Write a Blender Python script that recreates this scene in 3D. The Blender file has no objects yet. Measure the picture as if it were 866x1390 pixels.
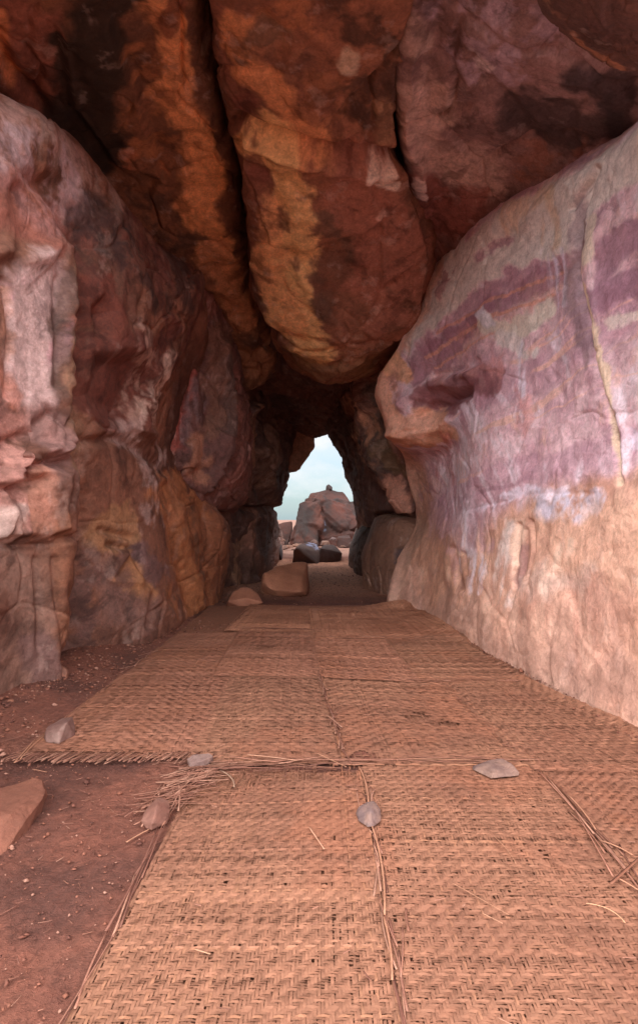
import bpy, math, random
import numpy as np
from mathutils import Vector

# ------------------------------------------------------------------ basics
random.seed(7); RNG = np.random.default_rng(7)
H, F, CX, HY = 1.45, 800.0, 433.0, 705.0      # eye height, focal length in photo pixels, vanishing point
C = bpy.context.scene.collection
PI = math.pi

def W(px, py, Y):
    return ((px-CX)/F*Y, Y, H-(py-HY)/F*Y)

def lin(c):
    c = np.asarray(c, float)/255.0
    return np.where(c <= 0.04045, c/12.92, ((c+0.055)/1.055)**2.4)

def ss(a, b, x):
    t = np.clip((x-a)/(b-a), 0, 1)
    return t*t*(3-2*t)

# ------------------------------------------------------------------ noise
TN = 64
TAB = RNG.random((TN, TN, TN)).astype(np.float32)
def vnoise(P):
    f = np.floor(P); t = (P-f).astype(np.float32); i = f.astype(np.int64)
    t = t*t*t*(t*(t*6-15)+10)
    i0 = i % TN; i1 = (i+1) % TN
    x0, y0, z0 = i0[:, 0], i0[:, 1], i0[:, 2]; x1, y1, z1 = i1[:, 0], i1[:, 1], i1[:, 2]
    tx, ty, tz = t[:, 0], t[:, 1], t[:, 2]
    def L(a, b, w): return a+(b-a)*w
    return L(L(L(TAB[x0, y0, z0], TAB[x1, y0, z0], tx), L(TAB[x0, y1, z0], TAB[x1, y1, z0], tx), ty),
             L(L(TAB[x0, y0, z1], TAB[x1, y0, z1], tx), L(TAB[x0, y1, z1], TAB[x1, y1, z1], tx), ty), tz)*2-1
_a = 0.83
ROT = np.array([[math.cos(_a), -math.sin(_a), 0], [math.sin(_a), math.cos(_a), 0], [0, 0, 1]]) @ \
      np.array([[1, 0, 0], [0, math.cos(.61), -math.sin(.61)], [0, math.sin(.61), math.cos(.61)]])
def fbm(P, freq, octs=4, seed=0, gain=.5, ridged=False):
    Q = P*freq+np.array([seed*13.7, seed*5.3, seed*9.1]); s = 0; a = 1; n = 0
    for _ in range(octs):
        v = vnoise(Q)
        if ridged: v = 1-2*np.abs(v)
        s = s+a*v; n += a; a *= gain; Q = Q @ ROT.T*2.03+3.1
    return s/n
def cells(P, freq, seed=0):
    """cellular noise: nearest and second distance, a random facet height per cell"""
    Q = P*freq+seed*7.7
    b = np.floor(Q).astype(np.int64)
    n = len(Q); f1 = np.full(n, 9.); f2 = np.full(n, 9.); hv = np.zeros(n); rr = np.zeros(n)
    def h(i, k): return TAB[(i[:, 0]*3+k*17) % TN, (i[:, 1]*5+k*29) % TN, (i[:, 2]*7+k*11) % TN]
    for dx in (-1, 0, 1):
        for dy in (-1, 0, 1):
            for dz in (-1, 0, 1):
                c = b+np.array([dx, dy, dz])
                o = np.stack([h(c, 1), h(c, 2), h(c, 3)], 1)
                v = Q-(c+o); d = np.sqrt((v*v).sum(1))
                nr = np.stack([h(c, 4), h(c, 5), h(c, 6)], 1)-.5
                tilt = (v*nr).sum(1)+.5*(h(c, 7)-.5)
                cl = d < f1
                f2 = np.where(cl, f1, np.minimum(f2, d)); hv = np.where(cl, tilt, hv)
                rr = np.where(cl, h(c, 8), rr); f1 = np.where(cl, d, f1)
    return f1, f2, hv, rr

# ------------------------------------------------------------------ mesh helpers
def tag(o, label=None, cat=None, group=None, kind=None):
    if label: o['label'] = label
    if cat: o['category'] = cat
    if group: o['group'] = group
    if kind: o['kind'] = kind
    return o

def build(name, V, faces, mat, col=None, smooth=True, parent=None, loc=None):
    """faces: (n,4) or (n,3) array, or list of such arrays"""
    V = np.asarray(V, np.float32)
    if loc is None: loc = (float((V[:, 0].min()+V[:, 0].max())/2), float((V[:, 1].min()+V[:, 1].max())/2), float(V[:, 2].min()))
    V = V-np.array(loc, np.float32)
    fl = faces if isinstance(faces, list) else [faces]
    fl = [np.asarray(f, np.int32) for f in fl if len(f)]
    me = bpy.data.meshes.new(name)
    nl = sum(f.size for f in fl); nf = sum(len(f) for f in fl)
    me.vertices.add(len(V)); me.vertices.foreach_set('co', V.ravel())
    me.loops.add(nl); me.loops.foreach_set('vertex_index', np.concatenate([f.ravel() for f in fl]))
    me.polygons.add(nf)
    st = []; k = 0
    for f in fl:
        st.append(k+np.arange(len(f))*f.shape[1]); k += f.size
    me.polygons.foreach_set('loop_start', np.concatenate(st).astype(np.int32))
    me.update(calc_edges=True); me.validate()
    if smooth: me.polygons.foreach_set('use_smooth', np.ones(len(me.polygons), bool))
    if col is not None:
        a = me.color_attributes.new('Col', 'FLOAT_COLOR', 'POINT')
        cc = np.ones((len(V), 4), np.float32); cc[:, :3] = col
        a.data.foreach_set('color', cc.ravel())
    me.materials.append(mat)
    o = bpy.data.objects.new(name, me); C.objects.link(o); o.location = loc
    if parent is not None:
        o.parent = parent; o.location = Vector(loc)-parent.location
    return o

def cr(P, n):
    """Catmull-Rom along axis 0 of P (k, ..., 3) -> n samples"""
    k = len(P); t = np.linspace(0, k-1, n); i = np.minimum(t.astype(int), k-2); u = (t-i)
    E = np.concatenate([[2*P[0]-P[1]], P, [2*P[-1]-P[-2]]])
    p0, p1, p2, p3 = E[i], E[i+1], E[i+2], E[i+3]
    u = u.reshape((-1,)+(1,)*(P.ndim-1))
    return .5*(2*p1+(p2-p0)*u+(2*p0-5*p1+4*p2-p3)*u*u+(3*p1-p0-3*p2+p3)*u*u*u)

def grid_faces(n, m):
    a = np.arange(n*m).reshape(n, m)
    return np.stack([a[:-1, :-1].ravel(), a[:-1, 1:].ravel(), a[1:, 1:].ravel(), a[1:, :-1].ravel()], 1)

def grid_normals(G):
    du = np.gradient(G, axis=0); dv = np.gradient(G, axis=1)
    n = np.cross(du, dv); n /= np.linalg.norm(n, axis=2, keepdims=True)+1e-9
    return n

def pix(P):
    Y = np.maximum(P[:, 1], .4)
    return np.stack([P[:, 0]/Y*F+CX, HY-(P[:, 2]-H)/Y*F], 1)

def seg_dist(q, line):
    """distance of q (n,2) to a polyline, and position along it 0..1"""
    best = np.full(len(q), 1e9); along = np.zeros(len(q))
    pts = np.array(line, float)
    if len(pts) == 1:
        return np.hypot(*(q-pts[0]).T), along
    for k in range(len(pts)-1):
        a, b = pts[k], pts[k+1]; ab = b-a
        t = np.clip(((q-a) @ ab)/(ab @ ab+1e-9), 0, 1)
        d = np.hypot(*(q-(a+t[:, None]*ab)).T)
        c = d < best; best = np.where(c, d, best); along = np.where(c, (k+t)/(len(pts)-1), along)
    return best, along

def poly_dist(q, line):
    """signed distance to a closed outline, negative inside"""
    pts = list(line)+[line[0]]
    d, _ = seg_dist(q, pts)
    ins = np.zeros(len(q), bool); x, y = q.T
    for (x0, y0), (x1, y1) in zip(pts[:-1], pts[1:]):
        if y0 == y1: continue
        c = ((y0 > y) != (y1 > y)) & (x < (x1-x0)*(y-y0)/(y1-y0)+x0)
        ins ^= c
    return np.where(ins, -d, d)

def paint(col, P, strokes, warp=1.0, seed=0):
    q0 = pix(P)
    w1 = np.stack([fbm(P, 2.2, 5, seed+1, .6), fbm(P, 2.2, 5, seed+2, .6)], 1)
    patch = fbm(P, 3.0, 5, seed+3, .65)
    streak = fbm(P*np.array([1, 1, .18]), 6.0, 4, seed+4, .6)
    for s in strokes:
        kind, line, c = s[0], s[1], lin(s[2])
        r = s[3]; soft = s[4]; op = s[5]; tex = s[6] if len(s) > 6 else 0
        q = q0+w1*(soft*1.15+7)*warp
        d = poly_dist(q, line)+r if kind == 'poly' else seg_dist(q, line)[0]
        m = 1-ss(r-soft*.32, r+soft*.32+1e-3, d)
        if tex == 1: m = m*ss(-.12, .18, patch)
        if tex == 2: m = m*ss(-.15, .25, streak)
        if tex == 3: m = m*ss(-.1, .2, -patch)
        m = (m*op)[:, None]
        col[:] = col*(1-m)+c*m

def sculpt(P, strokes, seed=0):
    """height along the normal from dents (-) and ridges (+), photo-pixel widths turned into metres by distance"""
    q0 = pix(P); out = np.zeros(len(P))
    w = np.stack([fbm(P, 3, 3, seed+21), fbm(P, 3, 3, seed+22)], 1)
    for s in strokes:
        kind, line, h, r = s[0], s[1], s[2], s[3]
        q = q0+w*min(6, r*.6)
        if kind == 'crack':
            d, _ = seg_dist(q, line); out += h*np.exp(-(d/r)**2)
        elif kind == 'step':      # material on one side raised: side by sign of the cross product
            d, _ = seg_dist(q, line)
            a = np.array(line[0]); b = np.array(line[-1])
            # local side from nearest segment
            best = np.full(len(q), 1e9); sg = np.zeros(len(q))
            for k in range(len(line)-1):
                a = np.array(line[k], float); b = np.array(line[k+1], float); ab = b-a
                t = np.clip(((q-a) @ ab)/(ab @ ab), 0, 1); v = q-(a+t[:, None]*ab); dd = np.hypot(*v.T)
                cross = ab[0]*v[:, 1]-ab[1]*v[:, 0]
                c = dd < best; best = np.where(c, dd, best); sg = np.where(c, np.sign(cross), sg)
            L = s[4] if len(s) > 4 else 30
            out += h*np.where(sg > 0, 1, 0)*np.exp(-best/L)*ss(0, r, best)
        elif kind == 'poly':
            d = poly_dist(q, line); out += h*(1-ss(-r, 0, d))
    return out

# ------------------------------------------------------------------ materials
def nt(m):
    m.use_nodes = True; t = m.node_tree; t.nodes.clear(); return t
def rock_mat(name, bump=.5, fine=1.0, rough=.82, var=.35):
    m = bpy.data.materials.new(name); t = nt(m); N = t.nodes.new; L = t.links.new
    out = N('ShaderNodeOutputMaterial'); b = N('ShaderNodeBsdfPrincipled'); L(b.outputs[0], out.inputs[0])
    at = N('ShaderNodeAttribute'); at.attribute_name = 'Col'
    ge = N('ShaderNodeNewGeometry')
    def noise(sc, det, ro=.6, dist=0):
        n = N('ShaderNodeTexNoise'); n.inputs['Scale'].default_value = sc; n.inputs['Detail'].default_value = det
        n.inputs['Roughness'].default_value = ro; n.inputs['Distortion'].default_value = dist
        L(ge.outputs['Position'], n.inputs['Vector']); return n
    def mr(src, a, bb, c, d):
        n = N('ShaderNodeMapRange'); L(src, n.inputs[0])
        for k, v in zip((1, 2, 3, 4), (a, bb, c, d)): n.inputs[k].default_value = v
        return n.outputs[0]
    def mixc(f, a, bb, ty='MIX'):
        n = N('ShaderNodeMix'); n.data_type = 'RGBA'; n.blend_type = ty
        if isinstance(f, float): n.inputs[0].default_value = f
        else: L(f, n.inputs[0])
        for k, v in ((6, a), (7, bb)):
            if isinstance(v, tuple): n.inputs[k].default_value = v
            else: L(v, n.inputs[k])
        return n.outputs[2]
    n1 = noise(9*fine, 9, .68, .4); n2 = noise(38*fine, 6, .7); n3 = noise(3.1, 6, .62, 1.2)
    v1 = mr(n1.outputs[0], .3, .7, 1-var, 1+var); v2 = mr(n2.outputs[0], .3, .7, 1-var*.6, 1+var*.6)
    mu = N('ShaderNodeMath'); mu.operation = 'MULTIPLY'; L(v1, mu.inputs[0]); L(v2, mu.inputs[1])
    vm = N('ShaderNodeVectorMath'); vm.operation = 'SCALE'; L(at.outputs['Color'], vm.inputs[0]); L(mu.outputs[0], vm.inputs['Scale'])
    # pale mineral dusting and thin darker veins, both slight
    c1 = mixc(mr(n3.outputs[0], .55, .75, 0, .22), vm.outputs[0], mixc(1.0, vm.outputs[0], (1.25, 1.12, 1.15, 1), 'MULTIPLY'))
    rg = noise(5.5, 8, .6, 1.6)
    ab = N('ShaderNodeMath'); ab.operation = 'SUBTRACT'; ab.inputs[1].default_value = .5; L(rg.outputs[0], ab.inputs[0])
    a2 = N('ShaderNodeMath'); a2.operation = 'ABSOLUTE'; L(ab.outputs[0], a2.inputs[0])
    c2 = mixc(mr(a2.outputs[0], 0, .018, .38, 0), c1, mixc(1.0, c1, (.55, .45, .42, 1), 'MULTIPLY'))
    L(c2, b.inputs['Base Color'])
    L(mr(n1.outputs[0], .3, .7, rough-.1, rough+.1), b.inputs['Roughness'])
    b.inputs['Specular IOR Level'].default_value = .35
    bp = N('ShaderNodeBump'); bp.inputs['Strength'].default_value = bump; bp.inputs['Distance'].default_value = .035
    ad = N('ShaderNodeMath'); ad.operation = 'MULTIPLY_ADD'; L(n2.outputs[0], ad.inputs[0]); ad.inputs[1].default_value = .35; L(n1.outputs[0], ad.inputs[2])
    ad2 = N('ShaderNodeMath'); ad2.operation = 'MULTIPLY_ADD'; L(mr(a2.outputs[0], 0, .02, 0, 1), ad2.inputs[0]); ad2.inputs[1].default_value = .12; L(ad.outputs[0], ad2.inputs[2])
    L(ad2.outputs[0], bp.inputs['Height']); L(bp.outputs[0], b.inputs['Normal'])
    return m

ROCK = rock_mat('sandstone')
SMOOTH_ROCK = rock_mat('smooth_sandstone', bump=.58, var=.24, rough=.72)
STONE = rock_mat('loose_stone', bump=.35, fine=4.0, var=.16)
SOIL = rock_mat('red_soil', bump=.7, fine=3.0, rough=.95, var=.28)
def straw_mat():
    m = rock_mat('dry_split_cane', bump=.15, fine=1.2, rough=.8, var=.16); return m
STRAW = straw_mat()

# ------------------------------------------------------------------ rock sheets
def rock_disp(P, big=.12, mid=.05, small=.012, facet=.0, ffreq=1.6, strat=0., crack=.03, seed=0, sdir=(0.1, .15, 1), sfreq=5.):
    w = np.stack([fbm(P, .8, 3, seed+11), fbm(P, .8, 3, seed+12), fbm(P, .8, 3, seed+13)], 1)
    Q = P+w*.35
    d = big*fbm(Q, .55, 3, seed+5)
    d += mid*fbm(Q, 1.9, 4, seed+6, .5)
    d -= mid*.8*np.maximum(0, fbm(Q, 1.3, 4, seed+7, .5, True)-.42)*1.6
    if facet:
        f1, f2, hv, rr = cells(Q, ffreq, seed)
        edge = ss(0, .07, f2-f1)
        cm = ss(-.25, .15, fbm(P, 1.1, 3, seed+17))
        d -= crack*np.exp(-((f2-f1)/.022)**2)*cm
        d += facet*(hv*edge - .25*(1-edge))
        f1, f2, hv, rr = cells(Q+.3, ffreq*2.7, seed+3)
        edge = ss(0, .15, f2-f1)
        d += facet*.35*hv*edge
        d -= crack*.5*np.exp(-((f2-f1)/.03)**2)*ss(.0, .3, fbm(P, 1.7, 3, seed+18))
    if strat:
        s = (Q @ np.array(sdir))*sfreq
        z = np.zeros_like(s); B = np.stack([s, z+seed, fbm(P, 1, 2, seed+8)*.6], 1)
        d += strat*(vnoise(B)+.5*vnoise(B*2.7))
    d += small*fbm(P, 9, 4, seed+9, .6)
    return d

def sheet(name, rows, nu, nv, back, mat=ROCK, base=((120, 70, 50), (80, 45, 35)), disp={}, sc=[], pt=[], seed=0,
          label=None, cat='rock face', warp=1.0, gain=1.0, extra=None, sat=.86, speck=(.5, .35), calm=(), tint=(1, 1, 1)):
    """rows: bottom-to-top (or near-to-far) lists of control points, pixel+depth tuples or ('w',x,y,z)"""
    K = np.array([[p[1:] if p[0] == 'w' else W(*p) for p in r] for r in rows], float)
    G = cr(K, nu); G = cr(G.transpose(1, 0, 2), nv).transpose(1, 0, 2)
    Nn = grid_normals(G); view = np.array([0, 0, H])-G
    c = G[nu//2, nv//2]
    if (Nn*view).sum(2).mean() < 0: Nn = -Nn
    P = G.reshape(-1, 3); N3 = Nn.reshape(-1, 3)
    d = rock_disp(P, seed=seed, **disp)
    if calm:
        q = pix(P)+np.stack([fbm(P, 2, 3, 81), fbm(P, 2, 3, 82)], 1)*12
        for pl, f in calm: d = d*(1-(1-f)*(1-ss(-34, 22, poly_dist(q, pl))))
    if sc: d = d+sculpt(P, sc, seed)
    P2 = P+N3*d[:, None]
    b0, b1 = lin(base[0]), lin(base[1])
    k = ss(-.35, .35, fbm(P, .9, 5, seed+31, .6))[:, None]
    col = b0*k+b1*(1-k)
    if extra: extra(col, P, P2, seed)
    paint(col, P, pt, warp, seed)
    sp = ss(.12, .34, fbm(P+.2*fbm(P, 2, 2, seed+70)[:, None], 3.2, 6, seed+71, .68))*speck[0]
    col = col*(1-sp[:, None]*np.array([.55, .6, .6]))
    sp = (ss(.24, .42, fbm(P*np.array([1, 1, .6]), 4.5, 6, seed+73, .66))*speck[1])[:, None]
    col = col*(1-sp)+lin((190, 158, 150))*sp
    g_ = (col @ np.array([.3, .5, .2]))[:, None]; col = g_+(col-g_)*sat
    col = np.maximum(col*gain*np.array(tint), .004); col = col*np.minimum(1, .80/col.max(axis=1))[:, None]
    # close it: rim pushed back, then a cap
    a = np.arange(nu*nv).reshape(nu, nv)
    ring = np.concatenate([a[0, :-1], a[:-1, -1], a[-1, :0:-1], a[:0:-1, 0]])
    R2 = P2[ring]+np.array(back)
    cen = R2.mean(0)
    V = np.concatenate([P2, R2, cen[None]]); n0 = nu*nv; nr = len(ring); j = np.arange(nr); jn = (j+1) % nr
    q = np.stack([ring[j], ring[jn], n0+jn, n0+j], 1)[:, ::-1]; t = np.stack([n0+j, n0+jn, np.full(nr, n0+nr)], 1)[:, ::-1]
    Fq = grid_faces(nu, nv)
    flip = (np.cross(G[1, 0]-G[0, 0], G[0, 1]-G[0, 0]) @ N3[0]) < 0
    colr = np.concatenate([col, col[ring]*.8, col[ring].mean(0)[None]])
    o = build(name, V, [Fq, q, t], mat, colr)
    return tag(o, label, cat)

# closed loose rock from a hull of points, densified
import bmesh
def hull_rock(name, pts, mat, col, label, cat='rock', bev=.12, cuts=4, disp=.02, freq=6, seed=0, strokes=None, col2=None, group=None, facet=0.0, smooth_it=2):
    bm = bmesh.new()
    for p in pts: bm.verts.new(p)
    r = bmesh.ops.convex_hull(bm, input=bm.verts)
    junk = [v for v in bm.verts if not v.link_faces]
    bmesh.ops.delete(bm, geom=junk, context='VERTS')
    bmesh.ops.triangulate(bm, faces=bm.faces)
    for k in range(cuts):
        bmesh.ops.subdivide_edges(bm, edges=bm.edges[:], cuts=1, use_grid_fill=True)
        if k == 2:
            for _ in range(smooth_it): bmesh.ops.smooth_vert(bm, verts=bm.verts, factor=bev*2, use_axis_x=True, use_axis_y=True, use_axis_z=True)
    for _ in range(smooth_it): bmesh.ops.smooth_vert(bm, verts=bm.verts, factor=bev, use_axis_x=True, use_axis_y=True, use_axis_z=True)
    bmesh.ops.recalc_face_normals(bm, faces=bm.faces)
    bm.normal_update()
    P = np.array([v.co[:] for v in bm.verts]); N_ = np.array([v.normal[:] for v in bm.verts])
    d = disp*(fbm(P, freq, 4, seed, .55)+.6*fbm(P, freq*.35, 2, seed+1))
    if facet:
        f1, f2, hv, rr = cells(P, freq*.5, seed); d += facet*hv*ss(0, .15, f2-f1)
    P2 = P+N_*d[:, None]
    k = ss(-.3, .4, fbm(P, freq*.4, 4, seed+3, .6))[:, None]
    cc = lin(col)*k+lin(col2 if col2 is not None else [c*.82 for c in col])*(1-k)
    if strokes: paint(cc, P, strokes, 1, seed)
    idx = {v: i for i, v in enumerate(bm.verts)}
    T = np.array([[idx[v] for v in f.verts] for f in bm.faces])
    bm.free()
    return tag(build(name, P2, T, mat, np.clip(cc, .004, .85)), label, cat, group)

# ================================================================== CAVE ROCKS
# ---- right wall
def rw_extra(col, P, P2, seed):
    w = fbm(P, .9, 4, seed+40, .55); w2 = fbm(P, 3.5, 5, seed+41, .65); sh = P.copy(); sh[:, 1] -= (P[:, 2]-1.5)*(.25+.65*ss(5.0, 7.5, P[:, 1])); w3 = fbm(sh*np.array([1, 1, .20]), 3.6, 5, seed+46, .66)
    z = P[:, 2]+.06*(P[:, 1]-5.5)
    s = z+.16*w+.035*w2
    up = ss(1.66-.5*ss(5.5, 7.5, P[:, 1]), 1.90, z+.12*w2+.22*w3*ss(4.8, 6.2, P[:, 1]))*(1-ss(9.3, 10, P[:, 1]))
    k = ss(-.3, .3, w2+.5*w)[:, None]
    m = up[:, None]*.95; col[:] = col*(1-m)+(lin((196,162,168))*k+lin((174,134,144))*(1-k))*m
    b = vnoise(np.stack([s*2.6, w*0+2.5, P[:, 1]*.15], 1))+.5*w2
    m = (ss(-.05, .32, b-.5*w3)*up*.62)[:, None]; col[:] = col*(1-m)+lin((162, 120, 134))*m
    m = (ss(.02, .22, -b+.8*w3-.25)*up*.6)[:, None]; col[:] = col*(1-m)+lin((198, 158, 146))*m
    m = (ss(-.02, .34, w3+.35*w2)*up*.62)[:, None]; col[:] = col*(1-m)+lin((210, 194, 204))*m
    th = vnoise(np.stack([s*8., P[:, 1]*.22, w*0+7.5], 1)); pm = ss(-.25, .2, fbm(P, .8, 3, seed+47))
    m = ((ss(.34, .40, th)-ss(.48, .56, th))*pm*up*.65)[:, None]; col[:] = col*(1-m)+lin((206, 160, 142))*m
    m = (ss(.52, .60, -th)*pm*up*.45)[:, None]; col[:] = col*(1-m)+lin((132, 92, 104))*m
    # below: warm smooth rock with faint paler runs
    m = (ss(.0, .35, w3)*(1-up)*.35)[:, None]; col[:] = col*(1-m)+lin((204, 164, 144))*m
    m = (ss(.05, .4, -w3+.3*w)*(1-up)*.4)[:, None]; col[:] = col*(1-m)+lin((152, 108, 90))*m

rw = [
 # below ground
 [('w',2.35,.5,-.4),('w',2.3,2.3,-.4),(866,1130,3.93),(740,1010,5.15),(650,940,6.65),(590,890,8.6),(545,860,9.8),(527,850,10.1),('w',1.7,11.2,-.4)],
 [('w',2.4,.5,0),('w',2.33,2.3,0),(866,1000,3.93),(740,930,5.15),(650,880,6.65),(590,841,8.6),(545,824,9.8),(525,820,10.1),('w',1.6,11.2,0)],
 [('w',2.5,.5,.75),('w',2.42,2.3,.75),(866,860,4.05),(745,832,5.3),(655,800,6.9),(597,770,8.8),(556,762,10.0),(538,762,10.4),('w',1.8,11.4,.6)],
 [('w',2.6,.5,1.5),('w',2.5,2.3,1.5),(866,700,4.2),(750,700,5.45),(660,700,7.1),(603,702,9.0),(574,703,10.3),(563,704,10.8),('w',1.95,11.7,1.4)],
 [('w',2.65,.5,2.1),('w',2.55,2.3,2.1),(866,600,4.3),(752,620,5.55),(660,640,7.1),(604,650,9.0),(565,655,10.2),(551,655,10.6),('w',1.95,11.6,2.1)],
 [('w',2.65,.5,2.5),('w',2.6,2.3,2.5),(866,520,4.35),(755,560,5.6),(662,590,7.1),(606,618,8.9),(560,622,9.8),(541,620,10.2),('w',1.8,11.4,2.4)],
 [('w',2.65,.5,2.8),('w',2.6,2.3,2.8),(866,460,4.4),(757,510,5.65),(664,550,7.15),(606,592,8.5),(560,604,8.95),(528,600,9.4),('w',1.6,11.2,2.7)],
 [('w',2.65,.5,3.1),('w',2.6,2.3,3.2),(866,400,4.45),(758,450,5.65),(666,500,7.1),(600,545,8.45),(545,560,8.9),(511,556,9.5),('w',1.4,11.2,3.2)],
 [('w',2.65,.5,3.5),('w',2.6,2.3,3.6),(866,320,4.5),(760,380,5.65),(667,430,7.05),(598,480,8.3),(540,505,9.0),(508,520,9.5),('w',1.3,11,3.7)],
 [('w',2.6,.5,3.9),('w',2.55,2.3,4.),(866,240,4.5),(762,300,5.6),(668,355,6.95),(602,400,8.1),(566,430,8.9),(545,462,9.3),('w',1.5,10.8,4.2)],
 [('w',2.5,.5,4.3),('w',2.45,2.3,4.3),(866,168,4.5),(765,236,5.55),(665,296,6.85),(612,338,8.),(582,372,8.7),(570,400,9.2),('w',1.8,10.6,4.8)],
 [('w',2.9,.5,4.7),('w',2.8,2.4,4.7),(890,130,4.9),(785,190,6.0),(680,250,7.3),(630,300,8.4),(600,340,9.1),(590,370,9.6),('w',2.2,10.6,5.2)],
]
rw_sc = [
 ('crack', [(800,225),(778,300),(775,370),(790,440),(806,520),(824,590),(834,655)], -.06, 5),
 ('crack', [(815,300),(795,350),(800,430),(816,520),(838,640)], .035, 9),
 ('poly', [(560,560),(600,532),(650,520),(648,545),(600,566),(560,572)], -.22, 22),
 ('crack', [(545,548),(590,522),(640,508)], .10, 10),
 ('crack', [(530,590),(560,585),(600,578),(612,570)], .10, 8),
 ('crack', [(719,708),(723,750),(717,790)], -.05, 2.5), ('crack', [(704,712),(700,760),(702,800)], -.05, 3), ('crack', [(700,806),(696,826)], -.04, 2.5), ('crack', [(712,720),(711,780)], -.03, 4),
 ('crack', [(618,745),(622,770),(628,800)], -.06, 4), ('crack', [(634,752),(636,780)], -.05, 3), ('crack', [(612,750),(610,790)], .03, 4),
 ('crack', [(640,694),(720,670),(800,668)], -.012, 3), ('crack', [(556,470),(548,490),(556,505)], -.06, 5), ('crack', [(596,510),(640,500),(650,490)], -.06, 5), ('crack', [(590,520),(630,524)], .04, 5), ('crack', [(540,588),(600,578)], -.05, 3), ('crack', [(800,225),(770,285)], -.05, 3),
 ('crack', [(560,470),(620,440),(700,415)], .03, 14), ('crack', [(600,400),(660,370),(760,330)], .03, 16),
]
rw_pt = [
 ('poly', [(556,455),(566,392),(600,340),(700,268),(800,215),(880,160),(880,235),(800,290),(760,345),(700,372),(640,400),(596,436),(560,480)], (224,210,202), 0, 14, .95),
 ('poly', [(528,470),(556,450),(566,395),(590,352),(600,372),(580,420),(560,470),(540,500)], (200,156,134), 0, 14, .8),
 ('line', [(700,330),(690,290),(720,270)], (222,184,150), 12, 14, .6, 2), ('line', [(742,330),(736,262)], (214,176,140), 10, 10, .6, 2),
 ('line', [(650,350),(672,335),(690,330)], (150,108,124), 9, 12, .8, 1), ('line', [(596,392),(612,366)], (146,98,100), 8, 10, .8, 1), ('line', [(575,420),(585,402)], (150,100,96), 6, 8, .7, 1),
 ('poly', [(548,505),(566,478),(640,432),(700,392),(758,352),(770,384),(700,420),(650,450),(610,500),(560,520)], (138,92,108), 0, 14, .72),
 ('line', [(600,452),(680,405),(756,372)], (188,132,116), 2.2, 1.5, .8), ('line', [(580,486),(660,436),(740,404)], (192,138,120), 2.2, 1.5, .8), ('line', [(590,500),(650,465),(700,440)], (192,138,120), 1.6, 1.5, .7),
 ('line', [(664,440),(700,452),(736,424)], (226,210,196), 11, 12, .9), ('line', [(690,462),(706,476)], (226,212,208), 10, 10, .85), ('line', [(655,430),(672,440)], (220,212,222), 8, 8, .8),
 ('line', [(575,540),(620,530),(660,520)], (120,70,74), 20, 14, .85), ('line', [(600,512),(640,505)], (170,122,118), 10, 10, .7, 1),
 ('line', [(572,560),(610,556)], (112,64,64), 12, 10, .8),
 ('line', [(512,500),(518,550),(540,590),(600,580)], (196,144,118), 19, 14, .92), ('line', [(532,595),(575,600),(606,588)], (168,112,84), 8, 8, .85), ('line', [(520,470),(540,500)], (196,146,112), 16, 12, .9),
 ('line', [(536,520),(545,535)], (140,90,84), 12, 14, .7, 1),
 ('line', [(640,470),(690,520),(720,600)], (184,128,126), 22, 22, .7, 1),
 ('line', [(735,340),(742,400),(748,450)], (196,186,206), 6, 8, .8, 2), ('line', [(755,340),(762,420)], (200,190,206), 4, 5, .7, 2), ('line', [(705,470),(715,560)], (206,196,210), 6, 8, .7, 2), ('line', [(690,500),(700,570)], (204,194,208), 5, 6, .6, 2),
 ('poly', [(762,300),(784,250),(792,300),(784,370),(798,470),(790,500),(768,440),(758,380)], (116,92,100), 0, 14, .75),
 ('poly', [(806,330),(850,300),(880,290),(880,320),(840,345),(812,400)], (136,96,112), 0, 10, .8), ('poly', [(800,392),(840,372),(880,352),(880,392),(830,412),(806,430)], (132,92,108), 0, 10, .8),
 ('line', [(800,300),(794,350)], (222,206,186), 10, 10, .7), ('line', [(820,440),(866,420)], (216,202,190), 8, 10, .6, 1),
 ('line', [(792,390),(800,440),(814,520),(824,590),(834,655)], (216,186,160), 6, 5, .9), ('line', [(786,300),(780,372),(793,440),(808,520),(824,590),(833,650)], (120,88,76), 1.6, 1.5, .8),
 ('line', [(845,520),(866,480)], (208,196,200), 12, 12, .7, 1), ('line', [(850,600),(866,590)], (190,182,200), 12, 12, .6, 1),
 ('line', [(646,690),(700,672),(760,664)], (206,190,204), 8, 10, .7, 1), ('line', [(740,690),(770,680),(800,690)], (178,178,200), 18, 22, .65, 1),
 ('line', [(604,590),(598,640),(606,650)], (160,84,76), 7, 8, .7, 2),
 ('poly', [(560,625),(600,600),(620,660),(640,760),(630,790),(600,740),(575,715)], (166,124,128), 0, 26, .6, 1),
 ('line', [(620,640),(640,720),(650,800)], (204,190,200), 12, 14, .75, 2), ('line', [(640,650),(660,740)], (170,130,140), 12, 14, .6, 2),
 ('line', [(690,710),(684,780),(688,815)], (212,192,186), 9, 9, .75, 2), ('line', [(704,710),(702,760)], (214,180,160), 6, 6, .6),
 ('line', [(710,740),(708,800)], (128,90,88), 5, 6, .75), ('line', [(624,752),(628,800)], (122,80,66), 6, 10, .7, 2), ('line', [(612,752),(614,790)], (206,168,146), 3, 3, .6), ('line', [(622,745),(630,752)], (206,168,146), 3, 3, .6),
 ('line', [(560,720),(600,760),(590,830)], (168,120,96), 24, 26, .65), ('line', [(525,815),(545,770),(562,712)], (146,112,94), 12, 10, .6),
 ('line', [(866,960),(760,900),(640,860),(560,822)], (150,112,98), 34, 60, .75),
 ('poly', [(720,700),(880,672),(880,800),(760,790)], (200,156,132), 0, 40, .5), ('line', [(770,730),(745,800)], (224,192,172), 8, 12, .5, 2),
 ('line', [(700,800),(860,790)], (186,160,150), 16, 40, .4, 1),
]
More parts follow.
